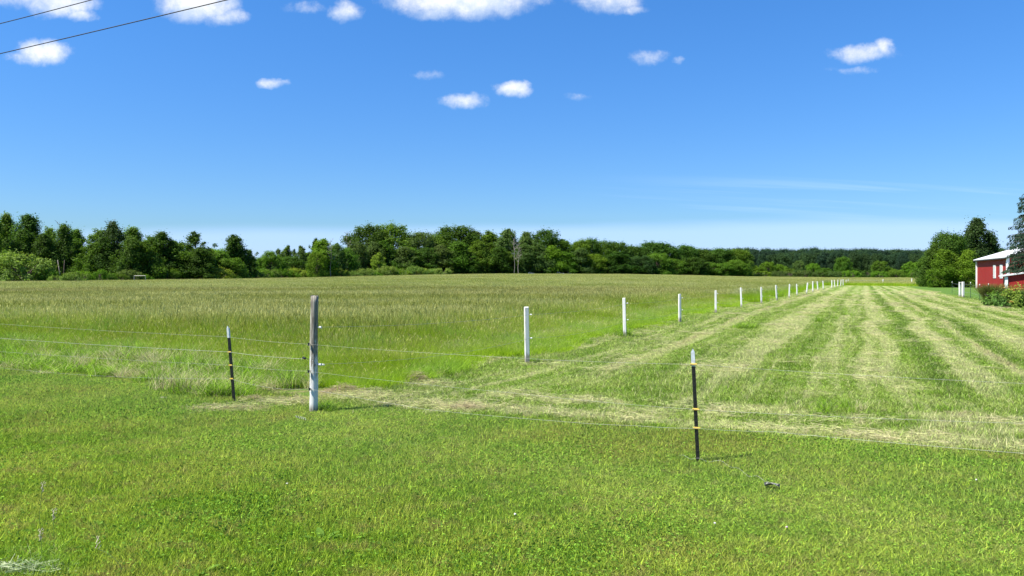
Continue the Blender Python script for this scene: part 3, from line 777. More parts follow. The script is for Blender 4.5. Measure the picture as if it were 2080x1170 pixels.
# px, base row, top row, px of the top
WPOSTS = [(1071, 740, 623, 1069), (1269.5, 688, 605, 1268), (1381, 657, 597, 1380), (1454, 637, 590, 1454), (1506, 629, 584, 1505), (1546.5, 617, 583, 1546),
          (1578, 612, 579, 1575.5), (1603, 606, 577, 1604), (1619, 600, 577, 1618.5), (1638, 598, 574, 1640.5), (1651, 594, 571.5, 1651), (1661.5, 591, 571.5, 1660),
          (1672.5, 589, 570.5, 1671.5), (1689.7, 583, 569, 1690), (1695.8, 582, 568.5, 1695), (1701.5, 581, 568, 1702), (1707.7, 581, 567.5, 1708.7), (1712.8, 579, 567, 1712.5), (1718.5, 578.5, 568, 1719), (1722.5, 577.5, 566.5, 1723)]
posts_xy = []
prev = None
for i, (pb, yb, yt, ptx) in enumerate(WPOSTS):
    u = (pb - 1040) / F
    if i < 4: Y = EYE * F / (yb - HZ)
    else:                                            # even pacing along the row
        step = np.interp(i, [4, 8, 13, 19], [6.6, 7.2, 10.0, 12.0]); best = None
        for k in range(400):
            yy = prev[1] + k * .04; dd_ = math.hypot(u * yy - prev[0], yy - prev[1])
            if dd_ >= step: best = yy; break
        Y = best or prev[1] + 10
    prev = (u * Y, Y); posts_xy.append(prev)
wire_pts = {0: [], 1: []}
for i, ((pb, yb, yt, ptx), (X, Y)) in enumerate(zip(WPOSTS, posts_xy)):
    z0 = Z(X, Y); h = hgt(yt, Y) - z0; h = min(max(h, .9), 1.3)
    lean = (ptx - pb) / F * Y
    e = empty('fence_post', (X, Y, z0), (random.Random(i).uniform(-.06, .06), math.atan2(lean, h), random.Random(i + 9).uniform(-.15, .15)))
    far = ['', '', '', '', '', '', '', '', '', '']
    lab = f"white square timber post, {ORD[i]} along the row from the round corner post" if i < 19 else "white timber post at the far end of the long row"
    if i == 0: lab = 'white square timber post nearest to the camera, beside the tall grass'
    tag(e, lab, 'fence post', 'white posts along the paddock')
    link('shaft', timber_post_mesh(h, .086 if i < 9 else .105, i), e)
    for j, fz in enumerate((.865, .455)):
        k = link('insulator', WKNOB, e, (.05, -.01, h * fz), (0, 0, -.3))
        wire_pts[j].append((X + .09 + lean * fz, Y - .02, z0 + h * fz))


def sag(pts, n=10, amt=.03):
    out = []
    for a, b_ in zip(pts[:-1], pts[1:]):
        a, b_ = np.array(a), np.array(b_)
        for k in range(n):
            t = k / n; p = a + (b_ - a) * t; p[2] -= amt * 4 * t * (1 - t); out.append(p)
    out.append(np.array(pts[-1])); return out


def wire(name, pts, rad, label, cat='fence wire', mat='rope', amt=.03, group='strands of the wire fence', n=10):
    return tag(link(name, MB().tube(sag(pts, n, amt), rad, 5).mesh(name, M[mat])), label, cat, group)


wire('fence_wire', [(WP[0] + .05, WP[1], .0 + hgt(664.5, 10.07))] + wire_pts[0], .0016, 'upper wire running along the row of white posts', amt=.05)
wire('fence_wire', [(WP[0] + .05, WP[1], .0 + hgt(740, 10.07))] + wire_pts[1], .0016, 'lower wire running along the row of white posts', amt=.10)

# round corner post
e = empty('corner_post', (WP[0], WP[1], 0), (0, math.radians(.5), 0))
tag(e, 'thick round weathered post with white paint peeling off its lower half', 'fence post')
b = MB(); zz = np.linspace(-.3, 1.475, 22)
b.tube([(.003 * math.sin(z * 5), .003 * math.cos(z * 4), z) for z in zz], [.0525 - .0035 * max(z, 0) + .0015 * math.sin(z * 23) for z in zz], 20)
link('shaft', b.mesh('round_shaft', M['wood_post'], True), e)
b = MB()
for k in range(5): b.tube([(-.045 + k * .02, -.02 + .01 * k, 1.470), (-.03 + k * .018, .02 - .01 * k, 1.478)], .009, 5)
link('split_top', b.mesh('split_top', M['wood_post']), e)
IB = MB(); IB.tube([(0, 0, 0), (-.02, -.03, 0)], .006, 6); IB.tube([(-.018, -.028, .016), (-.018, -.028, .006), (-.018, -.028, -.006), (-.018, -.028, -.016)], [.015, .010, .010, .015], 8)
IBm = IB.mesh('ring_insulator', M['plastic_black'])
for (py, dxx) in ((699, -.035), (754, -.035), (790, -.018)):
    link('insulator', IBm, e, (dxx, -.035, hgt(py, 10.03)))
for py in (664.5, 740): link('insulator', WKNOB, e, (.045, -.01, hgt(py, 10.07)), (0, 0, -.3))
b = MB(); b.tube([(-.055, -.02, 0), (-.13, .03, .008)], .004, 5); b.tube([(-.115, .02, .006), (-.13, .03, .008), (-.15, .045, .01)], [.016, .011, .016], 8)
link('strain_insulator', b.mesh('strain_insulator', M['plastic_black']), e, (0, 0, hgt(729.5, 10.07)))
b = MB()
for k in range(3):
    t = np.linspace(0, 1, 16); b.tube(np.column_stack([.05 + .09 * t, -.02 + .010 * np.cos(t * 25 + k * 2), .010 * np.sin(t * 25 + k * 2)]), .0028, 4)
link('wire_twist', b.mesh('wire_twist', M['white_plastic']), e, (0, 0, hgt(740, 10.07)))


# steel T posts
def t_post(px_b, py_b, px_t, py_t, clips, label, d=None):
    d = d or EYE * F / (py_b - HZ); X, Y = at(px_b, d); Xt = (px_t - 1040) / F * d; h = (py_b - py_t) * d / F
    e = empty('steel_stake', (X, Y, Z(X, Y)), (0, math.atan2(Xt - X, h), math.radians(0)))
    tag(e, label, 'fence stake', 'black steel stakes')
    yaw = math.radians(-28); ca, sa = math.cos(yaw), math.sin(yaw)
    def tee(z0, z1, k=1.0):
        b = MB(); b.box((0, 0, (z0 + z1) / 2), (.034 * k, .005, z1 - z0), yaw); b.box((-sa * .019, ca * .019, (z0 + z1) / 2), (.005, .0315, z1 - z0), yaw); return b
    body = tee(-.25, h - .15)
    for z in np.arange(.06, h - .16, .055): body.box((sa * .004, -ca * .004, z), (.012, .006, .014), yaw)
    link('shaft', body.mesh('stake_shaft', M['black']), e)
    b = tee(h - .15, h - .02, 1.03); b.add([(-.017 * ca, -.017 * sa, h - .02), (.017 * ca, .017 * sa, h - .02), (.003, .0, h + .012), (-.003, .0, h + .012), (-.017 * ca - sa * .004, -.017 * sa + ca * .004, h - .02), (.017 * ca - sa * .004, .017 * sa + ca * .004, h - .02), (.003 - sa * .004, ca * .004, h + .012), (-.003 - sa * .004, ca * .004, h + .012)],
                                           [(0, 1, 2, 3), (5, 4, 7, 6), (0, 3, 7, 4), (1, 5, 6, 2), (3, 2, 6, 7)])
    link('tip', b.mesh('stake_tip', M['galv']), e)
    pts = []
    for py in clips:
        z = (py_b - py) * d / F
        b = MB(); b.box((0, -.004, z), (.040, .017, .017), yaw); b.tube([(.01, -.012, z), (.03, -.034, z)], .007, 6); b.box((-.020, .006, z), (.010, .03, .014), yaw)
        link('insulator', b.mesh('clip', M['yellow'], bevel=.002), e)
        pts.append((X + (Xt - X) * z / h, Y - .03, Z(X, Y) + z))
    return pts


LT = t_post(475, 822, 462, 663, (714.6, 741.5, 769), 'leaning black steel stake with a pale tip, beside the round corner post')
RT = t_post(1418, 942, 1407, 711, (739.5, 831, 869), 'black steel stake with yellow clips standing alone on the lawn')
FL = (-10.9, 14.4)      # next fixing points along the road fence, outside the picture
def onl(px, d, py): X, Y = at(px, d); return (X, Y, hgt(py, d))
ltx = at(463, 10.7)
cp = lambda py, dx=-.06: (WP[0] + dx, WP[1] - .06, hgt(py, 10.01))
RE = (5.9, 4.75)
gW = 'strands of the wire fence'
wire('fence_wire', [(FL[0], FL[1], .95), onl(0, 13.13, 658), (ltx[0], 10.67, hgt(684, 10.67)), cp(699)], .0010, 'topmost wire from the corner post past the leaning stake', amt=.012)
wire('fence_wire', [(FL[0], FL[1], .72), onl(0, 13.13, 687), LT[0], (WP[0] - .14, WP[1] + .03, hgt(729, 10.1))], .0018, 'thick white wire ending at a black strain insulator by the corner post', amt=.012)
wire('fence_wire', [(FL[0], FL[1], .48), onl(0, 13.13, 714), LT[1], cp(754)], .0010, 'third wire down past the leaning stake', amt=.012)
wire('fence_wire', [(FL[0], FL[1], .22), onl(0, 13.13, 747), LT[2], cp(790, -.03)], .0010, 'lowest wire through the long grass past the leaning stake', amt=.05)
wire('fence_wire', [cp(699), onl(1040, 8.55, 726.5), RT[0], onl(2080, 6.03, 779), (RE[0], RE[1], .90)], .0009, 'top wire from the corner post to the lone black stake and beyond', amt=.010)
wire('fence_wire', [cp(754), onl(1040, 8.55, 798), RT[1], onl(2080, 6.03, 860), (RE[0], RE[1], .60)], .0009, 'middle wire from the corner post to the lone black stake and beyond', amt=.010)
wire('fence_wire', [cp(790, -.03), onl(870, 9.15, 832), onl(1140, 8.2, 856), onl(1290, 7.7, 864.5), RT[2], onl(1573, 7.1, 877), onl(2080, 6.03, 921), (RE[0], RE[1], .38)], .0011, 'lowest wire over the hay band to the lone black stake', amt=.006)
# loose string on the lawn
def ground_line(name, pix, rad, label, mat='hay', z=.03):
    pts = []
    for (px, py) in pix:
        d = EYE * F / (py - HZ); X, Y = at(px, d); pts.append((X, Y, z))
    t = np.linspace(0, 1, len(pts)); tt = np.linspace(0, 1, 60); P = np.array(pts)
    Q = np.column_stack([np.interp(tt, t, P[:, k]) for k in range(3)]); Q[:, 2] += .012 * np.sin(tt * 31)
    o = link(name, MB().tube(Q, rad, 4).mesh(name, M['rope'])); return tag(o, label, 'string')
ground_line('loose_string', [(1380, 935), (1418, 943), (1470, 949), (1520, 975), (1562, 988)], .0009, 'thin loose string on the lawn from the stake to the dead leaf', z=.045)
ground_line('loose_string', [(600, 853), (612, 855), (622, 858)], .003, 'short white string end lying below the round corner post', z=.04)

# far posts along the end of the paddock and paired posts
def lone_post(px, py_t, d, label, w_=.13, group='white posts at the end of the paddock', leanpx=0, minh=1.0):
    X, Y = at(px, d); z0 = Z(X, Y); h = max(hgt(py_t, d) - z0, minh)
    e = empty('fence_post', (X, Y, z0), (0, math.atan2(leanpx / F * d, h), 0)); tag(e, label, 'fence post', group)
    link('shaft', timber_post_mesh(h, w_, int(px)), e)
    return (X, Y, z0 + h)
lone_post(1792.5, 567, 162, 'leaning white post by itself in the far end fence', leanpx=1.6)
lone_post(1852, 565.5, 160, 'upright white post beside the far metal gate', .16)
p1 = lone_post(1949.5, 573, 69, 'slimmer of the two white posts standing close together', .13, 'pair of white posts by the barn lawn')
p2 = lone_post(1956.2, 572.5, 66.5, 'thicker of the two white posts standing close together', .17, 'pair of white posts by the barn lawn')
b = MB(); a1 = np.array(p1); a2 = np.array(p2); b.tube([a1 - (0, 0, .08), a2 - (0, 0, .06)], .04, 6)
tag(link('cross_rail', b.mesh('cross_rail', M['deadwood'])), 'short rail joining the pair of white posts', 'rail')
X, Y = at(1902, 156); b = MB(); b.box((0, 0, .5), (.16, .16, 1.3)); e = link('gate_post', b.mesh('gate_post', M['bark'], bevel=.01), loc=(X, Y, Z(X, Y))); tag(e, 'dark wooden post holding the far gate', 'fence post')


def gate(px0, px1, d0, d1, py_t, label, mat, bars=5, name='metal_gate'):
    x0, y0 = at(px0, d0); x1, y1 = at(px1, d1); L = math.hypot(x1 - x0, y1 - y0); an = math.atan2(y1 - y0, x1 - x0)
    z0 = Z(x0, y0); H = hgt(py_t, d0) - z0
    e = empty(name, (x0, y0, z0), (0, 0, an)); tag(e, label, 'gate')
    b = MB()
    for z in (.15, H): b.tube([(0, 0, z), (L, 0, z)], .035, 6)
    for x_ in (0, L): b.tube([(x_, 0, -.1), (x_, 0, H)], .04, 6)
    link('frame', b.mesh('frame', mat), e)
    b = MB()
    for k in range(1, bars): b.tube([(0, 0, .15 + (H - .15) * k / bars), (L, 0, .15 + (H - .15) * k / bars)], .022, 5)
    for x_ in (L / 3, 2 * L / 3): b.tube([(x_, 0, .15), (x_, 0, H)], .022, 5)
    if bars: link('bars', b.mesh('bars', mat), e)
gate(1868, 1899, 160, 157, 567.5, 'dark tubular metal gate at the far corner of the paddock', M['steel'])
gate(272.5, 295.5, 134, 134, 560, 'small grey metal frame standing in the hay below the trees', M['steel'], 0, 'hay_feeder')
wire('fence_wire', [(posts_xy[-1][0], posts_xy[-1][1], Z(*posts_xy[-1]) + .95), (*at(1792.5, 162), Z(*at(1792.5, 162)) + .9), (*at(1852, 160), Z(*at(1852, 160)) + .9)], .012, 'wire across the far end of the paddock', amt=.02)

# thin green stakes along the barn lawn
gp = []
for k, (px, py_t, d, lab) in enumerate(((1934, 573.5, 84, 'thin green stake beyond the paired white posts'), (1971.5, 575, 63, 'thin green stake just past the paired white posts'), (1990, 579, 57.5, 'thin green stake in front of the barn wall'), (2008, 578, 53, 'thin green stake behind the ornamental grass'))):
    X, Y = at(px, d); z0 = Z(X, Y); h = max(hgt(py_t, d) - z0, .9)
    e = empty('garden_stake', (X, Y, z0)); tag(e, lab, 'fence stake', 'thin stakes along the barn lawn')
    b = MB(); b.box((0, 0, h / 2 - .1), (.028, .02, h + .2)); link('shaft', b.mesh('garden_stake', M['green_steel']), e)
    b = MB(); b.tube([(0, 0, h - .02), (0, 0, h + .05), (0, 0, h + .07)], [.03, .035, .02], 8); link('cap', b.mesh('cap', M['white_plastic']), e)
    gp.append((X, Y, z0 + h - .1))
gp = [gp[0], (p1[0], p1[1], p1[2] - .2)] + gp[1:]
for j, dz in enumerate((0, -.35, -.65)):
    wire('garden_wire', [(a, b_, c + dz) for a, b_, c in gp], .006, ('top', 'middle', 'bottom')[j] + ' wire of the thin fence beside the barn lawn', mat='steel', amt=.02, group='wires beside the barn lawn', n=5)

# ------------------------------------------------------------------ overhead lines on poles outside the picture
def over(pa, pb, label):
    pa, pb = np.array(pa), np.array(pb); dd_ = pb - pa
    pts = []
    for t in np.linspace(-3.2, 5.2, 60):
        p = pa + dd_ * t; p[2] += .010 * (t * (t - 1)) * 2; pts.append(p)
    tag(link('overhead_cable', MB().tube(pts, .011, 6).mesh('overhead_cable', M['cable'])), label, 'cable', 'overhead cables')
    return pts
def ray(px, py, dz): k = dz / (HZ - py); return ((px - 1040) * k, F * k, EYE + dz)
c1_ = over(ray(0, 109, 5.75), ray(460, 0, 5.75), 'lower black overhead cable crossing the clouds')
c2_ = over(ray(0, 48, 6.9), ray(185, 0, 6.9), 'higher black overhead cable above the other one')

# ------------------------------------------------------------------ barn
def build_barn():
    P = at(2047, 99); an = math.atan2(-.363, .932)
    e = empty('red_barn', (P[0], P[1], -.25), (0, 0, an)); tag(e, 'red metal barn with a white roof behind the spruce', 'barn')
    EV, L, Wd, RG = 4.15, 21.0, 14.0, 4.15 + 2.25
    b = MB(); b.add([(0, 0, 0), (Wd, 0, 0), (Wd, L, 0), (0, L, 0), (0, 0, EV), (Wd, 0, EV), (Wd, L, EV), (0, L, EV), (Wd / 2, 0, RG), (Wd / 2, L, RG)],
                    [(0, 4, 7, 3), (1, 2, 6, 5), (0, 1, 5, 8, 4), (2, 3, 7, 9, 6)])
    link('wall', b.mesh('barn_wall', M['barn_red']), e)
    sl = (RG - EV) / (Wd / 2); b = MB(); ov = .45; t = .10
    for sgn, x0 in ((-1, 0), (1, Wd)):
        xe = x0 + sgn * ov; ze = EV - ov * sl
        A = [(xe, -ov, ze + .04), (xe, L + ov, ze + .04), (Wd / 2, L + ov, RG + .04), (Wd / 2, -ov, RG + .04)]
        b.add(A + [(p[0], p[1], p[2] + t) for p in A], [(0, 1, 2, 3), (4, 7, 6, 5), (0, 3, 7, 4), (1, 0, 4, 5), (2, 1, 5, 6)])
    link('roof', b.mesh('barn_roof', M['barn_roof']), e)
    b = MB(); b.box((-.2, L / 2, EV - .16), (.36, L + .8, .05)); b.box((-.41, L / 2, EV - .18), (.05, L + .9, .16)); link('shade_soffit', b.mesh('shade_soffit', M['shade_soffit']), e)  # soffit and edge strip, kept black to imitate the shadow below the eave
    for (x_, y_) in ((-.01, -.01), (-.01, L)):
        b = MB(); b.box((x_, y_, EV / 2 - .1), (.32, .3, EV)); link('corner_trim', b.mesh('corner_trim', M['white_trim']), e)
    for y_ in (3.7, 8.0):
        w_ = link('window', MB().box((-.03, y_, 2.35), (.08, 1.5, 1.75)).mesh('window', M['white_trim']), e)
        b = MB(); b.box((-.075, y_ - .33, 2.35), (.03, .5, 1.5)); b.box((-.075, y_ + .33, 2.35), (.03, .5, 1.5)); link('pane', b.mesh('pane', M['concrete']), w_)
    # low side wing
    x0, x1, y0 = -.5, 9.0, -1.8
    b = MB(); b.add([(x0, y0, -.2), (x1, y0, -.2), (x1, -.02, -.2), (x0, -.02, -.2), (x0, y0, 1.75), (x1, y0, 3.3), (x1, -.02, 3.3), (x0, -.02, 1.75)], [(0, 1, 5, 4), (1, 2, 6, 5), (3, 0, 4, 7)])
    wg_ = link('side_wing', b.mesh('side_wing', M['barn_red']), e)
    b = MB(); A = [(x0 - .5, y0 - .35, 1.70), (x1, y0 - .35, 3.34), (x1, -.03, 3.34), (x0 - .5, -.03, 1.70)]
    b.add(A + [(p[0], p[1], p[2] + .14) for p in A], [(3, 2, 1, 0), (4, 5, 6, 7), (0, 1, 5, 4), (3, 0, 4, 7)])
    link('roof', b.mesh('wing_roof', M['barn_roof']), wg_)
    b = MB(); b.box((x0, y0 - .01, .72), (.30, .28, 1.9)); link('corner_trim', b.mesh('wing_trim', M['white_trim']), wg_)
build_barn()
# little white building far behind the bushes
X, Y = at(1545, 386); e = empty('white_shed', (X, Y, Z(X, Y)), (0, 0, .12)); tag(e, 'tiny white shed half hidden in the bushes at the far wood', 'shed')
b = MB(); b.box((0, 0, .9), (4.0, 3, 1.8)); link('wall', b.mesh('shed_wall', M['concrete']), e)
b = MB(); b.add([(-2.2, -1.8, 1.75), (2.2, -1.8, 1.75), (2.2, 1.8, 1.75), (-2.2, 1.8, 1.75), (-2.2, 0, 2.4), (2.2, 0, 2.4)], [(0, 1, 5, 4), (2, 3, 4, 5), (0, 4, 3), (1, 2, 5), (3, 2, 1, 0)]); link('roof', b.mesh('shed_roof', M['white_trim']), e)


# ------------------------------------------------------------------ trees
def leaf_cards(cen, nrm, size, rs, hh):
    n = len(cen); nrm = nrm + rs.normal(0, .48, (n, 3)); nrm /= np.linalg.norm(nrm, axis=1, keepdims=True) + 1e-9
    r = rs.normal(size=(n, 3)); a = np.cross(nrm, r); a /= np.linalg.norm(a, axis=1, keepdims=True) + 1e-9; c = np.cross(nrm, a)
    sz = size * rs.uniform(.6, 1.35, n); A = a * (sz * .5)[:, None]; B = c * (sz * .32)[:, None]
    V_ = np.stack([cen - A, cen - B, cen + A, cen + B], 1).reshape(-1, 3)
    var = np.zeros((n, 4, 3)); var[:, :, 0] = np.clip(rs.normal(.5, .22, n), 0, 1)[:, None]; var[:, :, 1] = hh[:, None]
    return V_, np.arange(n * 4).reshape(-1, 4), var.reshape(-1, 3)


def tree_proto(style, seed):
    rs = np.random.default_rng(seed)
    P = dict(round=dict(H=14, R=5.2, z0=.10, lobes=105, lr=(1.0, 1.9), leaf=.34, n=30000, shell=.25, wind=.0),
             ragged=dict(H=12, R=3.2, z0=.08, lobes=80, lr=(.7, 1.3), leaf=.26, n=21000, shell=.10, wind=.25),
             sparse=dict(H=12, R=3.4, z0=.12, lobes=46, lr=(.5, 1.05), leaf=.28, n=10000, shell=.4, wind=.1),
             bushy=dict(H=9, R=4.4, z0=.0, lobes=95, lr=(.6, 1.25), leaf=.27, n=24000, shell=.25, wind=.0),
             shrub=dict(H=3, R=2.6, z0=-.05, lobes=46, lr=(.35, .7), leaf=.17, n=9000, shell=.6, wind=.0))[style]
    H, R = P['H'], P['R']; trunk = MB()
    lean = rs.normal(0, .03, 2)
    tp = np.array([(lean[0] * z * 1.0 + .12 * math.sin(z * .8 + seed), lean[1] * z + .12 * math.cos(z * .7), z) for z in np.linspace(-.3, H * .86, 10)])
    r0 = .018 * H + .04
    trunk.tube(tp, np.linspace(r0, .03, 10), 7)
    cen, rad = [], []
    for k in range(P['lobes']):
        fz = rs.uniform(0, 1) ** .85
        z = H * (P['z0'] + (1 - P['z0']) * (.04 + .90 * fz))
        if style in ('round', 'bushy', 'shrub'): env = math.sqrt(max(1 - ((fz - .42) / .66) ** 2, .06))
        elif style == 'ragged': env = (1 - fz) ** .5 * (.75 + .55 * rs.uniform())
        else: env = (.45 + .6 * math.sin(math.pi * min(fz + .08, 1))) * (.6 + .6 * rs.uniform()) * (.9 if fz < .8 else .55)
        a = rs.uniform(0, 2 * math.pi); rr = R * env * (P['shell'] + (1 - P['shell']) * math.sqrt(rs.uniform()))
        lr = rs.uniform(*P['lr']) * (1 - .35 * fz); plume = style in ('ragged', 'sparse') and k % 3 == 0
        if plume: lr *= .55
        rr = max(rr - lr * .5, 0)
        j = min(int(z / (H * .86) * 9), 9)
        if plume: z = min(z + lr * 2.2, H); rr *= 1.12
        c = np.array([tp[j][0] + rr * math.cos(a) + P['wind'] * z * .12, tp[j][1] + rr * math.sin(a), min(z, H - lr * .7)]); cen.append(c); rad.append(lr)
        zb = max(z - rr * .55 - .4, .15 * H if style != 'shrub' else .05); jb = min(int(zb / (H * .86) * 9), 8)
        s0 = tp[jb]; mid = (s0 + c) / 2 + (0, 0, -.08 * rr)
        trunk.tube([s0, mid, c], [.010 * H * .5 + .02, .035, .015], 4, False)
    rad = np.array(rad); wts = rad ** 2; cnt = (P['n'] * wts / wts.sum()).astype(int)
    allc, alln, allh = [], [], []
    for c, lr, k in zip(cen, rad, cnt):
        d = rs.normal(size=(k, 3)); d[:, 2] = np.where(rs.uniform(size=k) < .15, np.abs(d[:, 2]), d[:, 2]); d /= np.linalg.norm(d, axis=1, keepdims=True)
        lump = 1 + .36 * np.sin(d[:, 0] * 6 + c[0] * 3) * np.sin(d[:, 1] * 6 + c[1] * 3) * np.sin(d[:, 2] * 5 + c[2]) * 2
        rr = lr * np.where(rs.uniform(size=k) < .6, rs.uniform(.65, 1.05, k), rs.uniform(.3, 1.5, k)) * lump
        st = np.array([1.0, 1.0, 1.15 if style in ('round', 'bushy', 'shrub') else 1.35])
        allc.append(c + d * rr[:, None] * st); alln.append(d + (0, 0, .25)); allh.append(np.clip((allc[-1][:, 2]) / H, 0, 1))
    cc = np.concatenate(allc); keep = cc[:, 2] > .02
    V_, Q, var = leaf_cards(cc[keep], np.concatenate(alln)[keep], P['leaf'], rs, np.concatenate(allh)[keep])
    return dict(H=H, R=R, crown=fast_mesh(f'{style}_crown', V_, Q, var, M['foliage']), trunk=trunk.mesh(f'{style}_trunk', M['bark'], True))


PROT = {s: [tree_proto(s, 11 * i + 3 + hash_) for i in range(k)] for s, k, hash_ in (('round', 4, 100), ('ragged', 4, 200), ('sparse', 3, 300), ('bushy', 3, 400), ('shrub', 3, 500))}


def dead_mesh(seed, H=12, spread=3.0, nb=16):
    rs = np.random.default_rng(seed); b = MB()
    tp = [np.array([.15 * math.sin(z * .7 + seed), .1 * math.cos(z), z]) for z in np.linspace(-.3, H, 10)]
    b.tube(tp, np.linspace(.13, .02, 10), 6)
    for k in range(nb):
        z = H * rs.uniform(.35, .97); j = min(int(z / H * 9), 8); s0 = tp[j] + (tp[j + 1] - tp[j]) * .5; a = rs.uniform(0, 6.28); L = spread * (1.15 - z / H) * rs.uniform(.5, 1) + .5
        e = s0 + np.array([math.cos(a) * L, math.sin(a) * L, L * rs.uniform(.5, 1.3)]); m_ = (s0 + e) / 2 + (0, 0, -.1 * L)
        b.tube([s0, m_, e], [.055, .04, .015], 4, False)
        for q_ in range(4):
            f = rs.uniform(.4, 1); p = s0 + (e - s0) * f; a2 = a + rs.normal(0, .8); l2 = L * .4
            b.tube([p, p + np.array([math.cos(a2) * l2, math.sin(a2) * l2, l2 * rs.uniform(.4, 1.2)])], [.028, .012], 4, False)
    return b.mesh('dead_branches', M['deadwood'])


GCOL = {'d': (.050, .108, .016), 'm': (.080, .160, .018), 'b': (.105, .205, .018), 'g': (.080, .140, .036), 'y': (.165, .240, .030), 'k': (.038, .080, .024), 'p': (.130, .210, .045)}
cnt_tree = 0
def tree(px, top, wpx, d, style, col, label, group, name='tree', cat='tree', zoff=0.0):
    global cnt_tree
    rs = random.Random(cnt_tree * 7 + 1); cnt_tree += 1
    pr = PROT[style][rs.randrange(len(PROT[style]))]
    X, Y = at(px, d); z0 = Z(X, Y) + zoff; H = hgt(top, d) - z0; Wd = wpx / F * d
    sx = Wd / (2 * pr['R']) * ({'ragged': 1.62, 'sparse': 1.45, 'shrub': 1.12}.get(style, 1.38)); sz = H / pr['H'] * 1.02
    e = empty(name, (X, Y, z0 - .05), (0, 0, rs.uniform(0, 6.28)), (sx, sx, sz)); tag(e, label, cat, group)
    c = GCOL[col]; v = rs.uniform(.85, 1.2)
    if style != 'shrub' : link('trunk', pr['trunk'], e)
    else: link('stem', pr['trunk'], e)
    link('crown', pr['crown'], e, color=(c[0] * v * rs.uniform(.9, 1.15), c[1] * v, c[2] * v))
    return e


g1 = 'trees along the hedge side of the hay field'
L_ = [(-8, 440, 40, 150, 'ragged', 'd', 'dark tree at the very edge of the view, left of all others'),
      (22, 438, 46, 158, 'ragged', 'm', 'tall windblown tree, first full one behind the big round bush'),
      (70, 440, 66, 156, 'ragged', 'd', 'tallest dark ragged tree behind the big round bush'),
      (122, 458, 44, 154, 'ragged', 'd', 'dark pointed tree with its bare lower trunk showing'),
      (156, 469, 52, 160, 'ragged', 'm', 'green tree between the bare-trunked one and the twiggy one'),
      (194, 466, 50, 158, 'ragged', 'm', 'medium green tree just before the twiggy tree'),
      (229, 455, 50, 157, 'ragged', 'k', 'dark tree with bare grey twigs poking from its top'),
      (279, 465, 56, 162, 'ragged', 'm', 'leafy green tree past the twiggy tree'),
      (330, 474, 60, 164, 'ragged', 'd', 'broad tree sloping down towards the gap before the clumpy poplar'),
      (397, 469, 62, 172, 'sparse', 'd', 'open clumpy poplar with sky between its branches'),
      (438, 506, 66, 185, 'bushy', 'b', 'low bright green tree between the two poplars'),
      (364, 500, 56, 166, 'ragged', 'm', 'low leafy tree below the clumpy poplar'),
      (484, 479, 48, 186, 'ragged', 'd', 'narrow dark poplar by itself against the sky'),
      (508, 505, 34, 190, 'sparse', 'd', 'thin sloping tree leaning on the narrow dark poplar'),
      (550, 512, 46, 205, 'bushy', 'm', 'rounded green tree before the row of thin aspens'),
      (566, 503, 26, 232, 'sparse', 'g', 'first thin aspen of the small row'), (584, 500, 28, 236, 'sparse', 'm', 'second thin aspen of the small row'),
      (598, 505, 24, 236, 'sparse', 'k', 'third thin aspen, darker than its neighbours'), (613, 501, 32, 234, 'sparse', 'g', 'last thin aspen of the small row'),
      (648, 487, 46, 215, 'ragged', 'b', 'bright green maple with a darker top'), (640, 486, 24, 230, 'sparse', 'd', 'dark narrow tree behind the bright green maple'),
      (676, 496, 36, 225, 'ragged', 'g', 'greyish ragged tree before the big wooded dome'), (590, 523, 60, 222, 'bushy', 'd', 'low dark thicket tree below the aspens'),
      (700, 506, 46, 228, 'bushy', 'm', 'green tree at the foot of the big wooded dome'),
      (98, 478, 44, 152, 'ragged', 'd', 'dark tree filling the gap next to the tallest one'), (176, 492, 44, 153, 'ragged', 'm', 'lighter tree in front of the medium green tree'),
      (253, 482, 46, 153, 'ragged', 'd', 'dark tree filling the gap after the twiggy one'), (306, 490, 46, 156, 'ragged', 'm', 'green tree in the gap before the broad sloping one'), (210, 485, 48, 154, 'ragged', 'd', 'dark tree filling the gap before the twiggy one'), (45, 470, 52, 153, 'ragged', 'd', 'dark tree directly above the big round bush'),
      (410, 505, 50, 166, 'ragged', 'd', 'dark low tree before the bright green one'), (470, 524, 60, 178, 'bushy', 'm', 'low tree at the foot of the narrow dark poplar')]
for (px, top, wd, col, lab) in ((5, 470, 44, 'm', 'tree peeping between the first two tall trees'), (141, 474, 36, 'd', 'tree peeping between the pointed tree and its neighbour'), (262, 476, 34, 'd', 'tree peeping past the twiggy tree'), (304, 480, 40, 'm', 'tree peeping before the broad sloping tree'),
        (352, 492, 46, 'm', 'tree peeping behind the broad sloping tree'), (378, 503, 40, 'd', 'tree peeping under the clumpy poplar'), (424, 508, 50, 'm', 'tree peeping between the two poplars'), (530, 524, 60, 'd', 'low dark tree in the gap after the dark poplar'), (625, 515, 50, 'm', 'tree behind the last of the thin aspens'), (575, 518, 60, 'm', 'tree behind the first thin aspens'), (456, 512, 44, 'm', 'tree peeping before the narrow dark poplar'), (90, 462, 36, 'm', 'tree peeping behind the tallest dark tree')):
    tree(px, top, wd, 178 if px < 500 else 245, 'ragged', col, lab, g1)
for r_ in L_: tree(*r_[:6], r_[6].replace(', left of all others', ' beside the big bush'), g1)
g2 = 'trees of the wood behind the hay field'
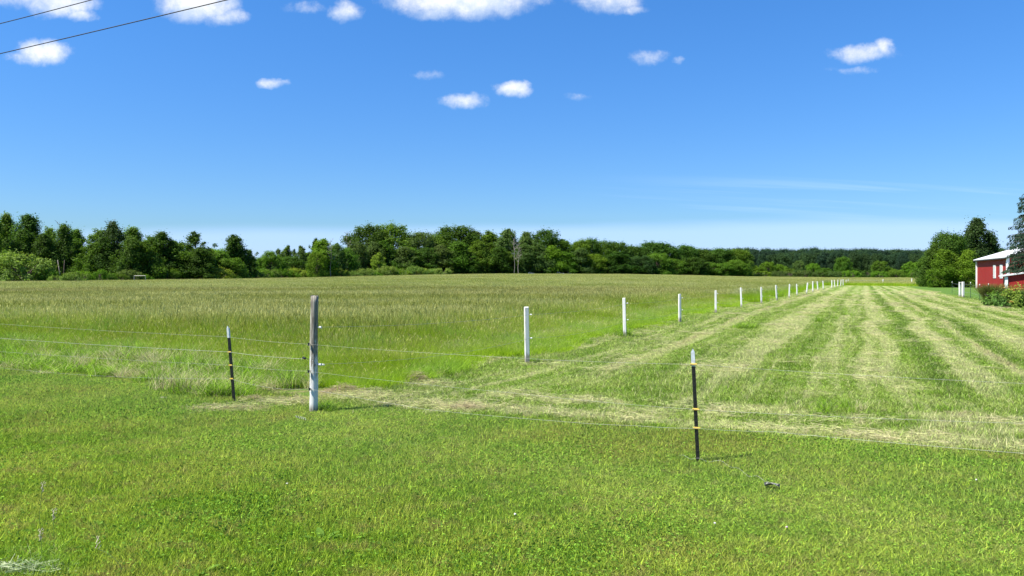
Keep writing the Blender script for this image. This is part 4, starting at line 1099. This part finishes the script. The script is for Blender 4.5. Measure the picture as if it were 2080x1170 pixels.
C_ = [(745, 460, 80, 285, 'round', 'd', 'big domed dark tree at the near end of the wood'), (800, 459, 84, 292, 'round', 'm', 'big round tree next to the domed one, as high'),
      (848, 474, 60, 290, 'round', 'g', 'greyer green tree past the high domed pair'), (720, 492, 44, 262, 'bushy', 'g', 'grey green tree below the big dome'),
      (885, 480, 56, 298, 'round', 'm', 'tree before the second wooded dome'), (922, 462, 92, 302, 'round', 'd', 'highest crown of the second wooded dome'),
      (965, 471, 52, 305, 'ragged', 'g', 'upright tree right after the second dome'), (995, 469, 50, 304, 'ragged', 'm', 'upright leafy tree before the dead grey tree'),
      (1025, 468, 50, 306, 'ragged', 'g', 'greyish upright tree around the dead grey trunk'), (1070, 474, 44, 312, 'ragged', 'g', 'greyish tree after the dead grey trunk'),
      (1102, 469, 62, 316, 'round', 'd', 'small dark dome past the dead grey tree'), (1148, 488, 44, 318, 'ragged', 'm', 'leafy tree just lower than the small dark dome'),
      (1176, 489, 44, 320, 'round', 'm', 'mid green round tree in the falling skyline'), (1203, 486, 34, 322, 'round', 'd', 'small peaked dark tree in the falling skyline'),
      (1228, 491, 44, 324, 'round', 'm', 'bright edged round tree after the small peaked one'), (1257, 493, 44, 326, 'round', 'd', 'dark round tree before the dip in the wood'),
      (1292, 501, 46, 332, 'round', 'd', 'dark tree in the dip of the wood'), (1342, 494, 84, 340, 'round', 'd', 'broad dark crown above the round bush in the field edge'),
      (1388, 500, 50, 348, 'round', 'd', 'dark crown on the far slope of the broad one'), (1425, 507, 56, 352, 'round', 'd', 'low dark crown where the wood thins out'),
      (1466, 506, 50, 356, 'round', 'd', 'first even crown of the far skyline'), (1500, 508, 50, 358, 'round', 'm', 'second even crown of the far skyline')]
for r_ in C_: tree(*r_, g2)
front = [(722, 505, 50, 'bushy', 'm'), (762, 494, 40, 'ragged', 'g'), (735, 535, 36, 'bushy', 'g'), (790, 490, 46, 'ragged', 'm'), (815, 503, 48, 'ragged', 'g'), (845, 506, 50, 'ragged', 'm'), (868, 505, 50, 'bushy', 'd'), (895, 500, 50, 'ragged', 'g'), (925, 493, 52, 'ragged', 'm'), (950, 510, 44, 'ragged', 'd'), (975, 491, 48, 'ragged', 'm'), (1005, 503, 44, 'ragged', 'd'), (1030, 513, 44, 'bushy', 'm'), (1058, 497, 44, 'ragged', 'g'), (1090, 494, 46, 'ragged', 'g'), (1120, 501, 44, 'ragged', 'b'), (1150, 513, 46, 'ragged', 'm'), (1178, 505, 44, 'ragged', 'g'), (1205, 518, 50, 'bushy', 'b'), (1236, 520, 46, 'ragged', 'd'), (1265, 512, 50, 'ragged', 'd'), (1300, 520, 50, 'bushy', 'k'), (1338, 515, 56, 'bushy', 'm'), (1368, 527, 52, 'bushy', 'm'), (1405, 523, 50, 'bushy', 'd'), (1435, 533, 50, 'bushy', 'm'), (1465, 536, 50, 'bushy', 'm'), (1492, 529, 50, 'bushy', 'm'), (700, 525, 40, 'bushy', 'd'), (835, 524, 40, 'bushy', 'd'), (915, 535, 40, 'bushy', 'd'), (1045, 523, 40, 'bushy', 'd'), (985, 531, 40, 'bushy', 'k'), (1110, 538, 40, 'bushy', 'k'), (1185, 531, 40, 'bushy', 'd'), (1235, 536, 40, 'bushy', 'k')]
LM = [(720, 'the foot of the big domed tree'), (762, 'the domed tree'), (805, 'the second high round tree'), (848, 'the greyer tree past the high domed pair'), (885, 'the gap between the two wooded domes'), (922, 'the second wooded dome'), (965, 'the upright tree after the second dome'),
      (1000, 'the trees just before the dead grey tree'), (1045, 'the dead grey tree'), (1085, 'the trees just past the dead grey tree'), (1115, 'the small dark dome'), (1150, 'the leafy tree after the small dark dome'), (1180, 'the falling part of the skyline'), (1205, 'the small peaked tree'), (1235, 'the bright edged round tree'),
      (1262, 'the dark tree above the lone round bush'), (1298, 'the dip in the wood'), (1342, 'the broad dark crown'), (1388, 'the far slope of the broad crown'), (1425, 'the thinning end of the wood'), (1466, 'the first even crown of the far skyline'), (1500, 'the second even crown of the far skyline')]
LMC = {}
for f_ in front:
    k_ = min(LM, key=lambda q: abs(q[0] - f_[0]))[1]; LMC.setdefault(k_, []).append(f_)
TONE = {'d': 'dark green', 'm': 'mid green', 'b': 'bright green', 'g': 'grey green', 'k': 'blackish green'}
RANK = ['tallest', 'second tallest', 'lowest', 'smallest']
def front_label(f_):
    k_ = min(LM, key=lambda q: abs(q[0] - f_[0]))[1]; same = sorted(LMC[k_], key=lambda q: q[1]); i = same.index(f_)
    if len(same) == 1: return f'{TONE[f_[4]]} tree standing in front of {k_}'
    return f'{TONE[f_[4]]} tree, ' + (('taller', 'lower')[i] if len(same) == 2 else RANK[i]) + f' in front of {k_}'
for (px, top, wd, st_, col) in front:
    d = np.interp(px, [690, 850, 1000, 1250, 1500], [262, 276, 292, 314, 340])
    tree(px, top, wd, d, st_, col, front_label((px, top, wd, st_, col)), g2 + ', front rank')
tree(770, 514, 30, 252, 'sparse', 'y', 'small yellow green tree in front of the big dome', g2)
tree(645, 512, 34, 206, 'bushy', 'b', 'low bright tree in front of the bright green maple', g2)
# dead trees
for (px, top, d, sp, lab, sd_) in ((1045, 472, 288, 4.0, 'bare grey dead tree standing in front of the wood', 1), (705, 470, 250, 2.0, 'bare pale twigs beside the big wooded dome', 2), (672, 486, 214, 2.0, 'grey dead spire beside the bright green maple', 3),
                                   (222, 450, 160, 2.2, 'grey dead branches within the twiggy tree', 4), (122, 450, 160, 1.5, 'fine bare twigs above the pointed tree', 5), (1053, 486, 286, 2.0, 'second thin dead trunk beside the bare grey tree', 6)):
    X, Y = at(px, d); z0 = Z(X, Y); H = hgt(top, d) - z0; e = empty('dead_tree', (X, Y, z0), (0, 0, px)); tag(e, lab, 'dead tree', 'dead trees')
    link('branches', dead_mesh(sd_, H, sp), e)
# bare trunks by the round bush
for k, (pxa, pxb, lab) in enumerate(((125, 117, 'pale bare trunk leaning at the field edge'), (128, 131, 'dark bare trunk beside the pale leaning one'))):
    d = 143; Xa, Y = at(pxa, d); Xb, _ = at(pxb, d); z0 = Z(Xa, Y); b = MB(); H = 4.4
    b.tube([(0, 0, -.2), ((Xb - Xa) * .5, 0, H * .5), (Xb - Xa, 0, H)], [.10, .08, .05], 7); b.tube([(.0, 0, .9), (.8, .1, 1.6), (1.4, .1, 1.9)], [.07, .05, .03], 5)
    e = empty('bare_trunk', (Xa, Y, z0)); tag(e, lab, 'tree trunk'); link('trunk', b.mesh('bare_trunk', M['deadwood'] if k == 0 else M['bark'], True), e)

# shrubs at the foot of the trees
g3 = 'shrubs along the edge of the hay field'
S_ = [(48, 517, 112, 138, 'p', 'big round yellow green bush at the field edge'), (8, 512, 60, 141, 'b', 'bright bush behind the big round one'), (95, 546, 46, 138, 'b', 'lower bush beside the big round one'), (112, 560, 26, 136, 'p', 'small pale bush past the big round one')]
for (px, top, wd, d, col, lab) in S_: tree(px, top, wd, d, 'shrub', col, lab, g3, 'shrub', 'shrub')
r7 = random.Random(5)
BL = [(160, 'the medium green tree'), (230, 'the twiggy tree'), (280, 'the leafy tree past the twiggy one'), (330, 'the broad sloping tree'), (397, 'the clumpy poplar'), (440, 'the low bright green tree'), (484, 'the narrow dark poplar'), (520, 'the gap after the dark poplar'), (550, 'the rounded tree before the aspens'),
      (590, 'the row of thin aspens'), (648, 'the bright green maple'), (680, 'the greyish ragged tree'), (720, 'the foot of the big dome'), (760, 'the big domed tree'), (800, 'the second high round tree'), (845, 'the greyer tree past the dome'), (885, 'the near end of the wood')]
BC = {}
def belt_label(px):
    k_ = min(BL, key=lambda q: abs(q[0] - px))[1]; i = BC.get(k_, 0); BC[k_] = i + 1
    return ('leafy shrub in the low belt under ', 'next shrub of the low belt under ', 'third shrub of the low belt under ', 'fourth shrub of the low belt under ')[i] + k_
for px in list(range(150, 380, 24)) + list(range(402, 900, 19)):
    d = np.interp(px, [150, 300, 600, 870], [136, 152, 208, 244]); base = HZ + (EYE - Z(*at(px, d))) * F / d
    hh = r7.uniform(17, 30) * np.interp(px, [150, 500, 900], [1.0, .9, .72]); col = r7.choice('bpybp' if px > 380 else 'bmpgb')
    tree(px + r7.uniform(-6, 6), base - hh, r7.uniform(30, 50), d, 'shrub', col, belt_label(px), g3 + ', low belt', 'shrub', 'shrub')
tree(437, 543, 66, 168, 'shrub', 'y', 'rounded pale shrub under the clumpy poplar', g3, 'shrub', 'shrub')
tree(553, 547, 28, 208, 'shrub', 'y', 'small round light shrub before the aspens', g3, 'shrub', 'shrub')
tree(838, 546, 60, 256, 'shrub', 'p', 'wide pale shrub at the near end of the wood', g3, 'shrub', 'shrub')
tree(1275, 543, 70, 318, 'shrub', 'b', 'bright round bush by itself against the dark wood', g3, 'shrub', 'shrub')
# right-hand side
g4 = 'trees beside the barn'
for r_ in [(1922, 475, 62, 142, 'round', 'd', 'dark dense tree with a ragged domed top'), (1985, 448, 60, 150, 'ragged', 'k', 'tallest tree by the barn, windblown and bluish'), (2017, 476, 34, 150, 'ragged', 'k', 'smaller bluish tree between the tallest one and the barn'),
           (1898, 498, 40, 140, 'ragged', 'd', 'darker low tree on the field side of the barn trees'), (1915, 508, 46, 132, 'ragged', 'b', 'bright green tree in front of the dark domed one'), (1968, 509, 40, 130, 'ragged', 'b', 'bright green tree next to the barn wall'),
           (1942, 516, 44, 134, 'ragged', 'm', 'mid green tree between the two bright ones'), (1950, 490, 60, 152, 'round', 'd', 'dark tree filling the gap below the tallest one'), (1990, 515, 50, 150, 'bushy', 'd', 'low dark tree touching the barn roof'), (1885, 520, 40, 145, 'bushy', 'm', 'lowest tree at the outer end of the barn trees'), (2010, 505, 60, 155, 'bushy', 'd', 'dark tree behind the barn roof')]:
    tree(*r_, g4)
r8 = random.Random(9)
for (px, top, wd, col) in [(1512, 526, 36, 'm'), (1530, 540, 26, 'b'), (1562, 532, 30, 'b'), (1585, 538, 28, 'b'), (1605, 546, 24, 'm'), (1622, 530, 22, 'g'), (1652, 536, 26, 'b'), (1676, 545, 26, 'm'), (1712, 522, 28, 'm'), (1735, 546, 24, 'd'), (1790, 530, 30, 'm'), (1806, 545, 22, 'b'), (1832, 548, 26, 'm'), (1857, 532, 36, 'b'), (1872, 542, 26, 'b')]:
    tree(px, top, wd, r8.uniform(372, 388), 'bushy', col, 'small tree along the far field boundary', 'small trees along the far field boundary')
for px in range(1505, 1885, 23):
    tree(px + r8.uniform(-8, 8), 561 - r8.uniform(9, 13), r8.uniform(26, 42), r8.uniform(362, 372), 'shrub', r8.choice('gmbd'), 'rounded shrub along the far field boundary', 'rounded shrubs along the far field boundary', 'shrub', 'shrub')
for px in (1895, 1908, 1922, 1936):
    tree(px, 566 + r8.uniform(-2, 2), 22, 132, 'shrub', 'b', 'weedy clump under the barn trees', 'weedy clumps under the barn trees', 'shrub', 'shrub')

# far wood, one mass
pts, idx, scl = [], [], []
fw = [p['crown'] for p in PROT['round'][:3]]
def fwm(me, k, col):
    m2 = me.copy(); m, b, o = new_mat(f'far_foliage_{k}'); at_ = b.node('ShaderNodeAttribute', attribute_name='var'); v, h, kk = b.sep(at_.outputs['Color'])
    geo = b.node('ShaderNodeNewGeometry'); nn = b.noise(geo.outputs['Position'], .05, 2)
    c = b.mix(b.sstep(nn, .4, .6), col, tuple(q * 1.35 for q in col)); c = b.mix(1.0, c, b.ramp(v, [(0, .55), (1, 1.5)]), 'MULTIPLY'); leafy(b, o, c, .25, .6, .2); m2.materials.clear(); m2.materials.append(m); return m2
fwc = coll('far_crowns', [fwm(fw[0], 0, (.026, .058, .024)), fwm(fw[1], 1, (.034, .070, .022)), fwm(fw[2], 2, (.022, .050, .026))])
for row in range(6):
    d = 430 + row * 22
    for px in np.arange(1380, 2120, 17):
        q = px + rng.uniform(-8, 8); X, Y = at(q, d + rng.uniform(-8, 8)); top = 506.5 + rng.uniform(-2, 4) + (3 if row < 2 else 0) + (5 - row) * 1.0
        H = hgt(top, Y) + .5; k = H / 14; wv = rng.uniform(.75, 1.1); pts.append((X, Y, -.5)); idx.append(int(rng.integers(0, 3))); scl.append((k * wv, k * wv, k * rng.uniform(.97, 1.03)))
for px in np.arange(-200, 720, 22):                 # low dark trees behind the gaps of the row
    X, Y = at(px + rng.uniform(-8, 8), 300 + rng.uniform(-10, 10)); H = hgt(np.interp(px, [-200, 400, 700], [500, 522, 524]) + rng.uniform(-3, 3), Y); k = H / 14
    pts.append((X, Y, 0)); idx.append(int(rng.integers(0, 3))); scl.append((k * .9, k * .9, k))
o = scatter('far_wood', np.array(pts), fwc, idx, rotz(len(pts)), np.array(scl), 'dark even mass of the far wood along the horizon'); o['category'] = 'wood'


# ------------------------------------------------------------------ spruce
def spruce():
    d = 60.0; X, Y = at(2123, d); H = hgt(255, d) + .2; rs = np.random.default_rng(77)
    e = empty('spruce_tree', (X, Y, Z(X, Y))); tag(e, 'dark blue green spruce with drooping boughs in front of the barn', 'spruce tree')
    tk = MB(); tk.tube([(0, 0, -.2), (0, 0, H * .5), (0, 0, H)], [.24, .15, .02], 8)
    cen, dr, hh = [], [], []
    z = 2.5
    while z < H - .3:
        f = z / H; R = 3.05 * (1 - f) ** .72 + .1
        nb = int(9 + 5 * (1 - f))
        for k in range(nb):
            a = rs.uniform(0, 6.28); L = R * rs.uniform(.75, 1.12); tt = np.linspace(0, 1, 7)
            droop = .32 * L
            px_ = np.cos(a) * L * tt; py_ = np.sin(a) * L * tt; pz_ = z + .10 * L * tt - droop * tt ** 2 + .10 * L * tt ** 4
            P = np.column_stack([px_, py_, pz_]); tk.tube(P, np.linspace(.035, .008, 7), 4, False)
            m_ = int(52 * L); t = rs.uniform(.15, 1.03, m_) ** .8
            c = np.column_stack([np.interp(t, tt, P[:, i]) for i in range(3)])
            side = rs.normal(0, .16, m_) * (1.25 - t) * 1.3; c[:, 0] += -np.sin(a) * side; c[:, 1] += np.cos(a) * side; hang = rs.uniform(0, .34, m_) * (1.1 - .5 * t); c[:, 2] -= hang
            cen.append(c); dr.append(np.column_stack([np.cos(a) * .35 + rs.normal(0, .35, m_), np.sin(a) * .35 + rs.normal(0, .35, m_), -np.ones(m_) * .8 * rs.uniform(.2, 1.2, m_)])); hh.append(np.full(m_, .3))
        z += .30
    cen, dr = np.concatenate(cen), np.concatenate(dr); n = len(cen)
    V_, Q, c = cards(cen, dr, rs.uniform(.12, .26, n), rs.uniform(.035, .075, n), rs.uniform(0, 1, n), 0.0, rs, .3)
    link('trunk', tk.mesh('spruce_trunk', M['bark'], True), e)
    link('crown', fast_mesh('spruce_crown', V_, Q, c, M['needles']), e, color=(.030, .062, .034))
spruce()


# ------------------------------------------------------------------ garden plants by the barn lawn
def garden():
    rs = np.random.default_rng(5)
    X, Y = at(2018, 47.5); n = 2600                                     # ornamental grass dome
    xy = rs.normal(0, .12, (n, 2)); a = np.arctan2(xy[:, 1], xy[:, 0])
    V_, Q, c = blades(n, .2, .8, 1.35, .02, (.0, .2), rs=rs, xy=xy)
    out = np.repeat(np.column_stack([np.cos(a), np.sin(a)]) * rs.uniform(.1, .75, n)[:, None], 6, axis=0); V_[:, :2] += out * (V_[:, 2:3] ** 1.3)
    e = empty('ornamental_grass', (X, Y, Z(X, Y))); tag(e, 'round dome of fine dark green ornamental grass in front of the barn', 'ornamental grass')
    link('blades', fast_mesh('ornamental_blades', V_, Q, c, M['needles']), e, color=(.10, .12, .03))
    def bush(name, px, py_t, d, R, col, lab, cat, leaf=.12, n=2600, flowers=None):
        X, Y = at(px, d); z0 = Z(X, Y); H = hgt(py_t, d) - z0
        dd_ = rs.normal(size=(n, 3)); dd_[:, 2] = np.abs(dd_[:, 2]); dd_ /= np.linalg.norm(dd_, axis=1, keepdims=True)
        lump = 1 + .22 * np.sin(dd_[:, 0] * 9 + px) * np.sin(dd_[:, 2] * 8)
        cc = dd_ * (np.array([R, R, H]) * .92) * (rs.uniform(.45, 1.02, n) * lump)[:, None]
        V_, Q, var = leaf_cards(cc, dd_ + (0, -.1, .4), leaf, rs, np.clip(cc[:, 2] / H, 0, 1))
        e = empty(name, (X, Y, z0)); tag(e, lab, cat)
        st = MB()
        for k in range(9): a = rs.uniform(0, 6.28); st.tube([(0, 0, -.05), (.4 * R * math.cos(a), .4 * R * math.sin(a), .5 * H), (.75 * R * math.cos(a), .75 * R * math.sin(a), .75 * H)], [.02, .014, .006], 4, False)
        link('stem', st.mesh(name + '_stem', M['bark']), e); link('foliage', fast_mesh(name + '_leaves', V_, Q, var, M['foliage']), e, color=col)
        if flowers:
            k = flowers[0]; d2 = rs.normal(size=(k, 3)); d2[:, 2] = np.abs(d2[:, 2]); d2 /= np.linalg.norm(d2, axis=1, keepdims=True)
            c2 = d2 * np.array([R, R, H]) * rs.uniform(.8, 1.12, (k, 1)); c2 = np.repeat(c2, 6, axis=0) + rs.normal(0, .045, (k * 6, 3)) * [1.6, 1, .5]
            V2, Q2, v2 = leaf_cards(c2, np.tile((0, -.3, 1.0), (k * 6, 1)), flowers[1], rs, np.ones(k * 6))
            link('blossom', fast_mesh(name + '_blossom', V2, Q2, v2, M['foliage']), e, color=flowers[2])
    bush('leafy_plant', 2018, 588, 45.5, .62, (.10, .19, .035), 'bright broad-leaved plant below the ornamental grass', 'plant', .16, 1300)
    bush('leafy_plant', 2036, 594, 43.5, .50, (.085, .17, .035), 'low green plant at the foot of the flower bed', 'plant', .14, 1000)
    bush('flowering_shrub', 2061, 578, 43.5, .85, (.17, .25, .04), 'shrub dotted with orange and cream blossom by the barn wing', 'flowering shrub', .12, 3000, (34, .07, (.50, .33, .13)))
    bush('lily_plant', 2033, 584, 46.5, .62, (.07, .13, .03), 'tall plant carrying pale pink flower heads', 'flowering plant', .11, 1100, (22, .10, (.75, .58, .50)))
    bush('dark_shrub', 2086, 572, 45.5, .95, (.06, .12, .03), 'dark round shrub at the end of the flower bed', 'shrub', .12, 3000)
garden()


# ------------------------------------------------------------------ small things on the lawn
def lawn_at(px, py): d = EYE * F / (py - HZ); return at(px, d)
def curved(p0, h, lean, n=8):
    t = np.linspace(0, 1, n); return [(p0[0] + lean[0] * q ** 1.8, p0[1] + lean[1] * q ** 1.8, h * (q - .25 * abs(lean[0]) / max(h, .01) * q ** 3)) for q in t]
M['stem_green'] = plain('green_stem', (.16, .24, .06), .6, .3, 0, .3, 40); M['seed'] = plain('seed_head', (.55, .50, .36), .7, .3, 0, .3, 60)
for (px, py, h, lx, lab) in ((80, 1075, .30, .015, 'pale seed head on a tall stalk, farthest of the lawn corner'), (110, 1130, .27, -.01, 'pale seed head on a straight stalk above the cut grass'), (252, 1172, .20, -.16, 'drooping seed head on a bent stalk'), (86, 1150, .20, -.02, 'short brownish seed stalk in the lawn corner')):
    X, Y = lawn_at(px, py); pts = curved((0, 0), h, (lx, .01)); e = empty('seed_stalk', (X, Y, 0)); tag(e, lab, 'grass stalk', 'seed stalks')
    link('stem', MB().tube(pts, np.linspace(.0022, .0012, len(pts)), 4).mesh('stalk', M['stem_green']), e)
    tip = np.array(pts[-1]); b = MB(); dn = -1 if abs(lx) > .1 else 1
    for k in range(14):
        q = np.array([random.Random(k).uniform(-.010, .012), random.Random(k + 50).uniform(-.010, .010), -dn * .005 * k + (.02 if dn > 0 else 0)]); b.tube([tip + q, tip + q + (.008, 0, .012)], [.0028, .001], 4)
    link('seed_head', b.mesh('seeds', M['seed']), e)
# broad weed leaves
WL = []
def weed(px, py, k, L, lab, up=.6):
    X, Y = lawn_at(px, py); b_v, b_q = [], []; rs = random.Random(int(px)); n0 = 0
    for j in range(k):
        a = rs.uniform(0, 6.28); l = L * rs.uniform(.7, 1.1); w_ = l * .16; t = np.linspace(0, 1, 6); u = up * rs.uniform(.5, 1.2)
        for q in t:
            r = l * q * math.cos(u * .9); z = l * math.sin(u) * (q - .35 * q * q) + .01; ww = w_ * math.sin(math.pi * min(.12 + q * .88, 1)) ** .7
            b_v += [(r * math.cos(a) - ww * math.sin(a), r * math.sin(a) + ww * math.cos(a), z + .25 * ww), (r * math.cos(a), r * math.sin(a), z), (r * math.cos(a) + ww * math.sin(a), r * math.sin(a) - ww * math.cos(a), z + .25 * ww)]
        for q in range(5):
            i = n0 + q * 3; b_q += [(i, i + 1, i + 4, i + 3), (i + 1, i + 2, i + 5, i + 4)]
        n0 += 18
    v = np.tile(np.array([[.6, .4, 0]]), (len(b_v), 1)); o = link('weed', fast_mesh('weed', np.array(b_v), b_q, v, M['foliage'], None, True), loc=(X, Y, 0), color=(.13, .24, .035))
    tag(o, lab, 'weed', 'broad leaved weeds in the lawn')
for a in ((655, 1105, 7, .15, 'tall weed with upright pale leaves, largest of its kind'), (725, 1100, 4, .12, 'weed with two upright leaves beside the largest one'), (698, 1128, 4, .10, 'small weed just below the largest one'), (405, 1172, 8, .13, 'wide weed rosette at the lower border of the lawn'),
          (500, 975, 4, .06, 'small weed in the dry part of the lawn'), (330, 1040, 5, .07, 'weed in the yellowish lawn patch'), (800, 985, 6, .06, 'flat yellow green weed in mid lawn'), (1280, 1010, 5, .07, 'weed rosette in the lawn below the lone stake'), (1450, 1140, 5, .07, 'weed rosette near the pink clover'), (190, 1075, 5, .08, 'weed near the straight seed stalk'), (1780, 1050, 5, .06, 'weed rosette in the lawn below the hay band'), (1980, 1120, 5, .07, 'weed rosette at the side of the lawn'), (940, 1100, 5, .06, 'small weed near the white scrap'), (1150, 1130, 5, .06, 'small weed in the shaded lawn patch')): weed(*a)
# clover blossoms
M['clover'] = plain('clover_blossom', (.72, .50, .55), .7, .3, 0, .3, 60); M['cream'] = plain('cream_petal', (.78, .76, .68), .7, .3, 0, .15, 60)
import bmesh
def blob(rad, seed, mat, sq=(1, 1, .85)):
    me = bpy.data.meshes.new('blob'); bm = bmesh.new(); bmesh.ops.create_icosphere(bm, subdivisions=2, radius=rad); rs = random.Random(seed)
    for v in bm.verts: k = 1 + rs.uniform(-.22, .22); v.co = Vector((v.co.x * sq[0] * k, v.co.y * sq[1] * k, v.co.z * sq[2] * k))
    bm.to_mesh(me); bm.free(); me.materials.append(mat); return me
for i, (px, py, mt, lab) in enumerate(((1598, 1087, 'clover', 'pink clover blossom low in the lawn'), (1046, 1060, 'cream', 'white clover blossom in the lawn'), (1452, 1079, 'cream', 'cream clover blossom near the pink one'), (583, 996, 'cream', 'tiny white blossom in the dry lawn patch'), (1983, 988, 'cream', 'white blossom in the lawn near the far string'))):
    X, Y = lawn_at(px, py); e = empty('clover_flower', (X, Y, 0)); tag(e, lab, 'flower', 'clover flowers')
    link('stem', MB().tube([(0, 0, 0), (.003, 0, .05)], .0015, 4).mesh('clover_stem', M['stem_green']), e); link('blossom', blob(.0075, i, M[mt]), e, (0, 0, .055))
X, Y = lawn_at(330, 814); tag(link('stone', blob(.045, 9, plain('pale_stone', (.42, .36, .30), .9, .2, 0, .3, 30), (1.3, 1, .6)), loc=(X, Y, .03)), 'small pinkish stone on the lawn near the dry tufts', 'stone')
# dead leaf at the string end
b = MB(); V_ = []
for i, t in enumerate(np.linspace(0, 1, 6)):
    w_ = .035 * math.sin(math.pi * (.1 + .85 * t)); x_ = -.06 + .12 * t; V_ += [(x_, -w_, .045 + .02 * math.sin(t * 4)), (x_, 0, .03 + .03 * t), (x_, w_, .06 - .01 * t)]
b.add(V_, [f for i in range(5) for f in ((i * 3, i * 3 + 1, i * 3 + 4, i * 3 + 3), (i * 3 + 1, i * 3 + 2, i * 3 + 5, i * 3 + 4))])
X, Y = lawn_at(1568, 996); tag(link('dead_leaf', b.mesh('dead_leaf', plain('dead_leaf', (.06, .06, .05), .7, .1, 0, .5, 40, col2=(.25, .26, .24))), loc=(X, Y, .0), rot=(0, 0, -.2)), 'dark curled dead leaf at the end of the string', 'leaf')
print('objects', len(scene.objects))
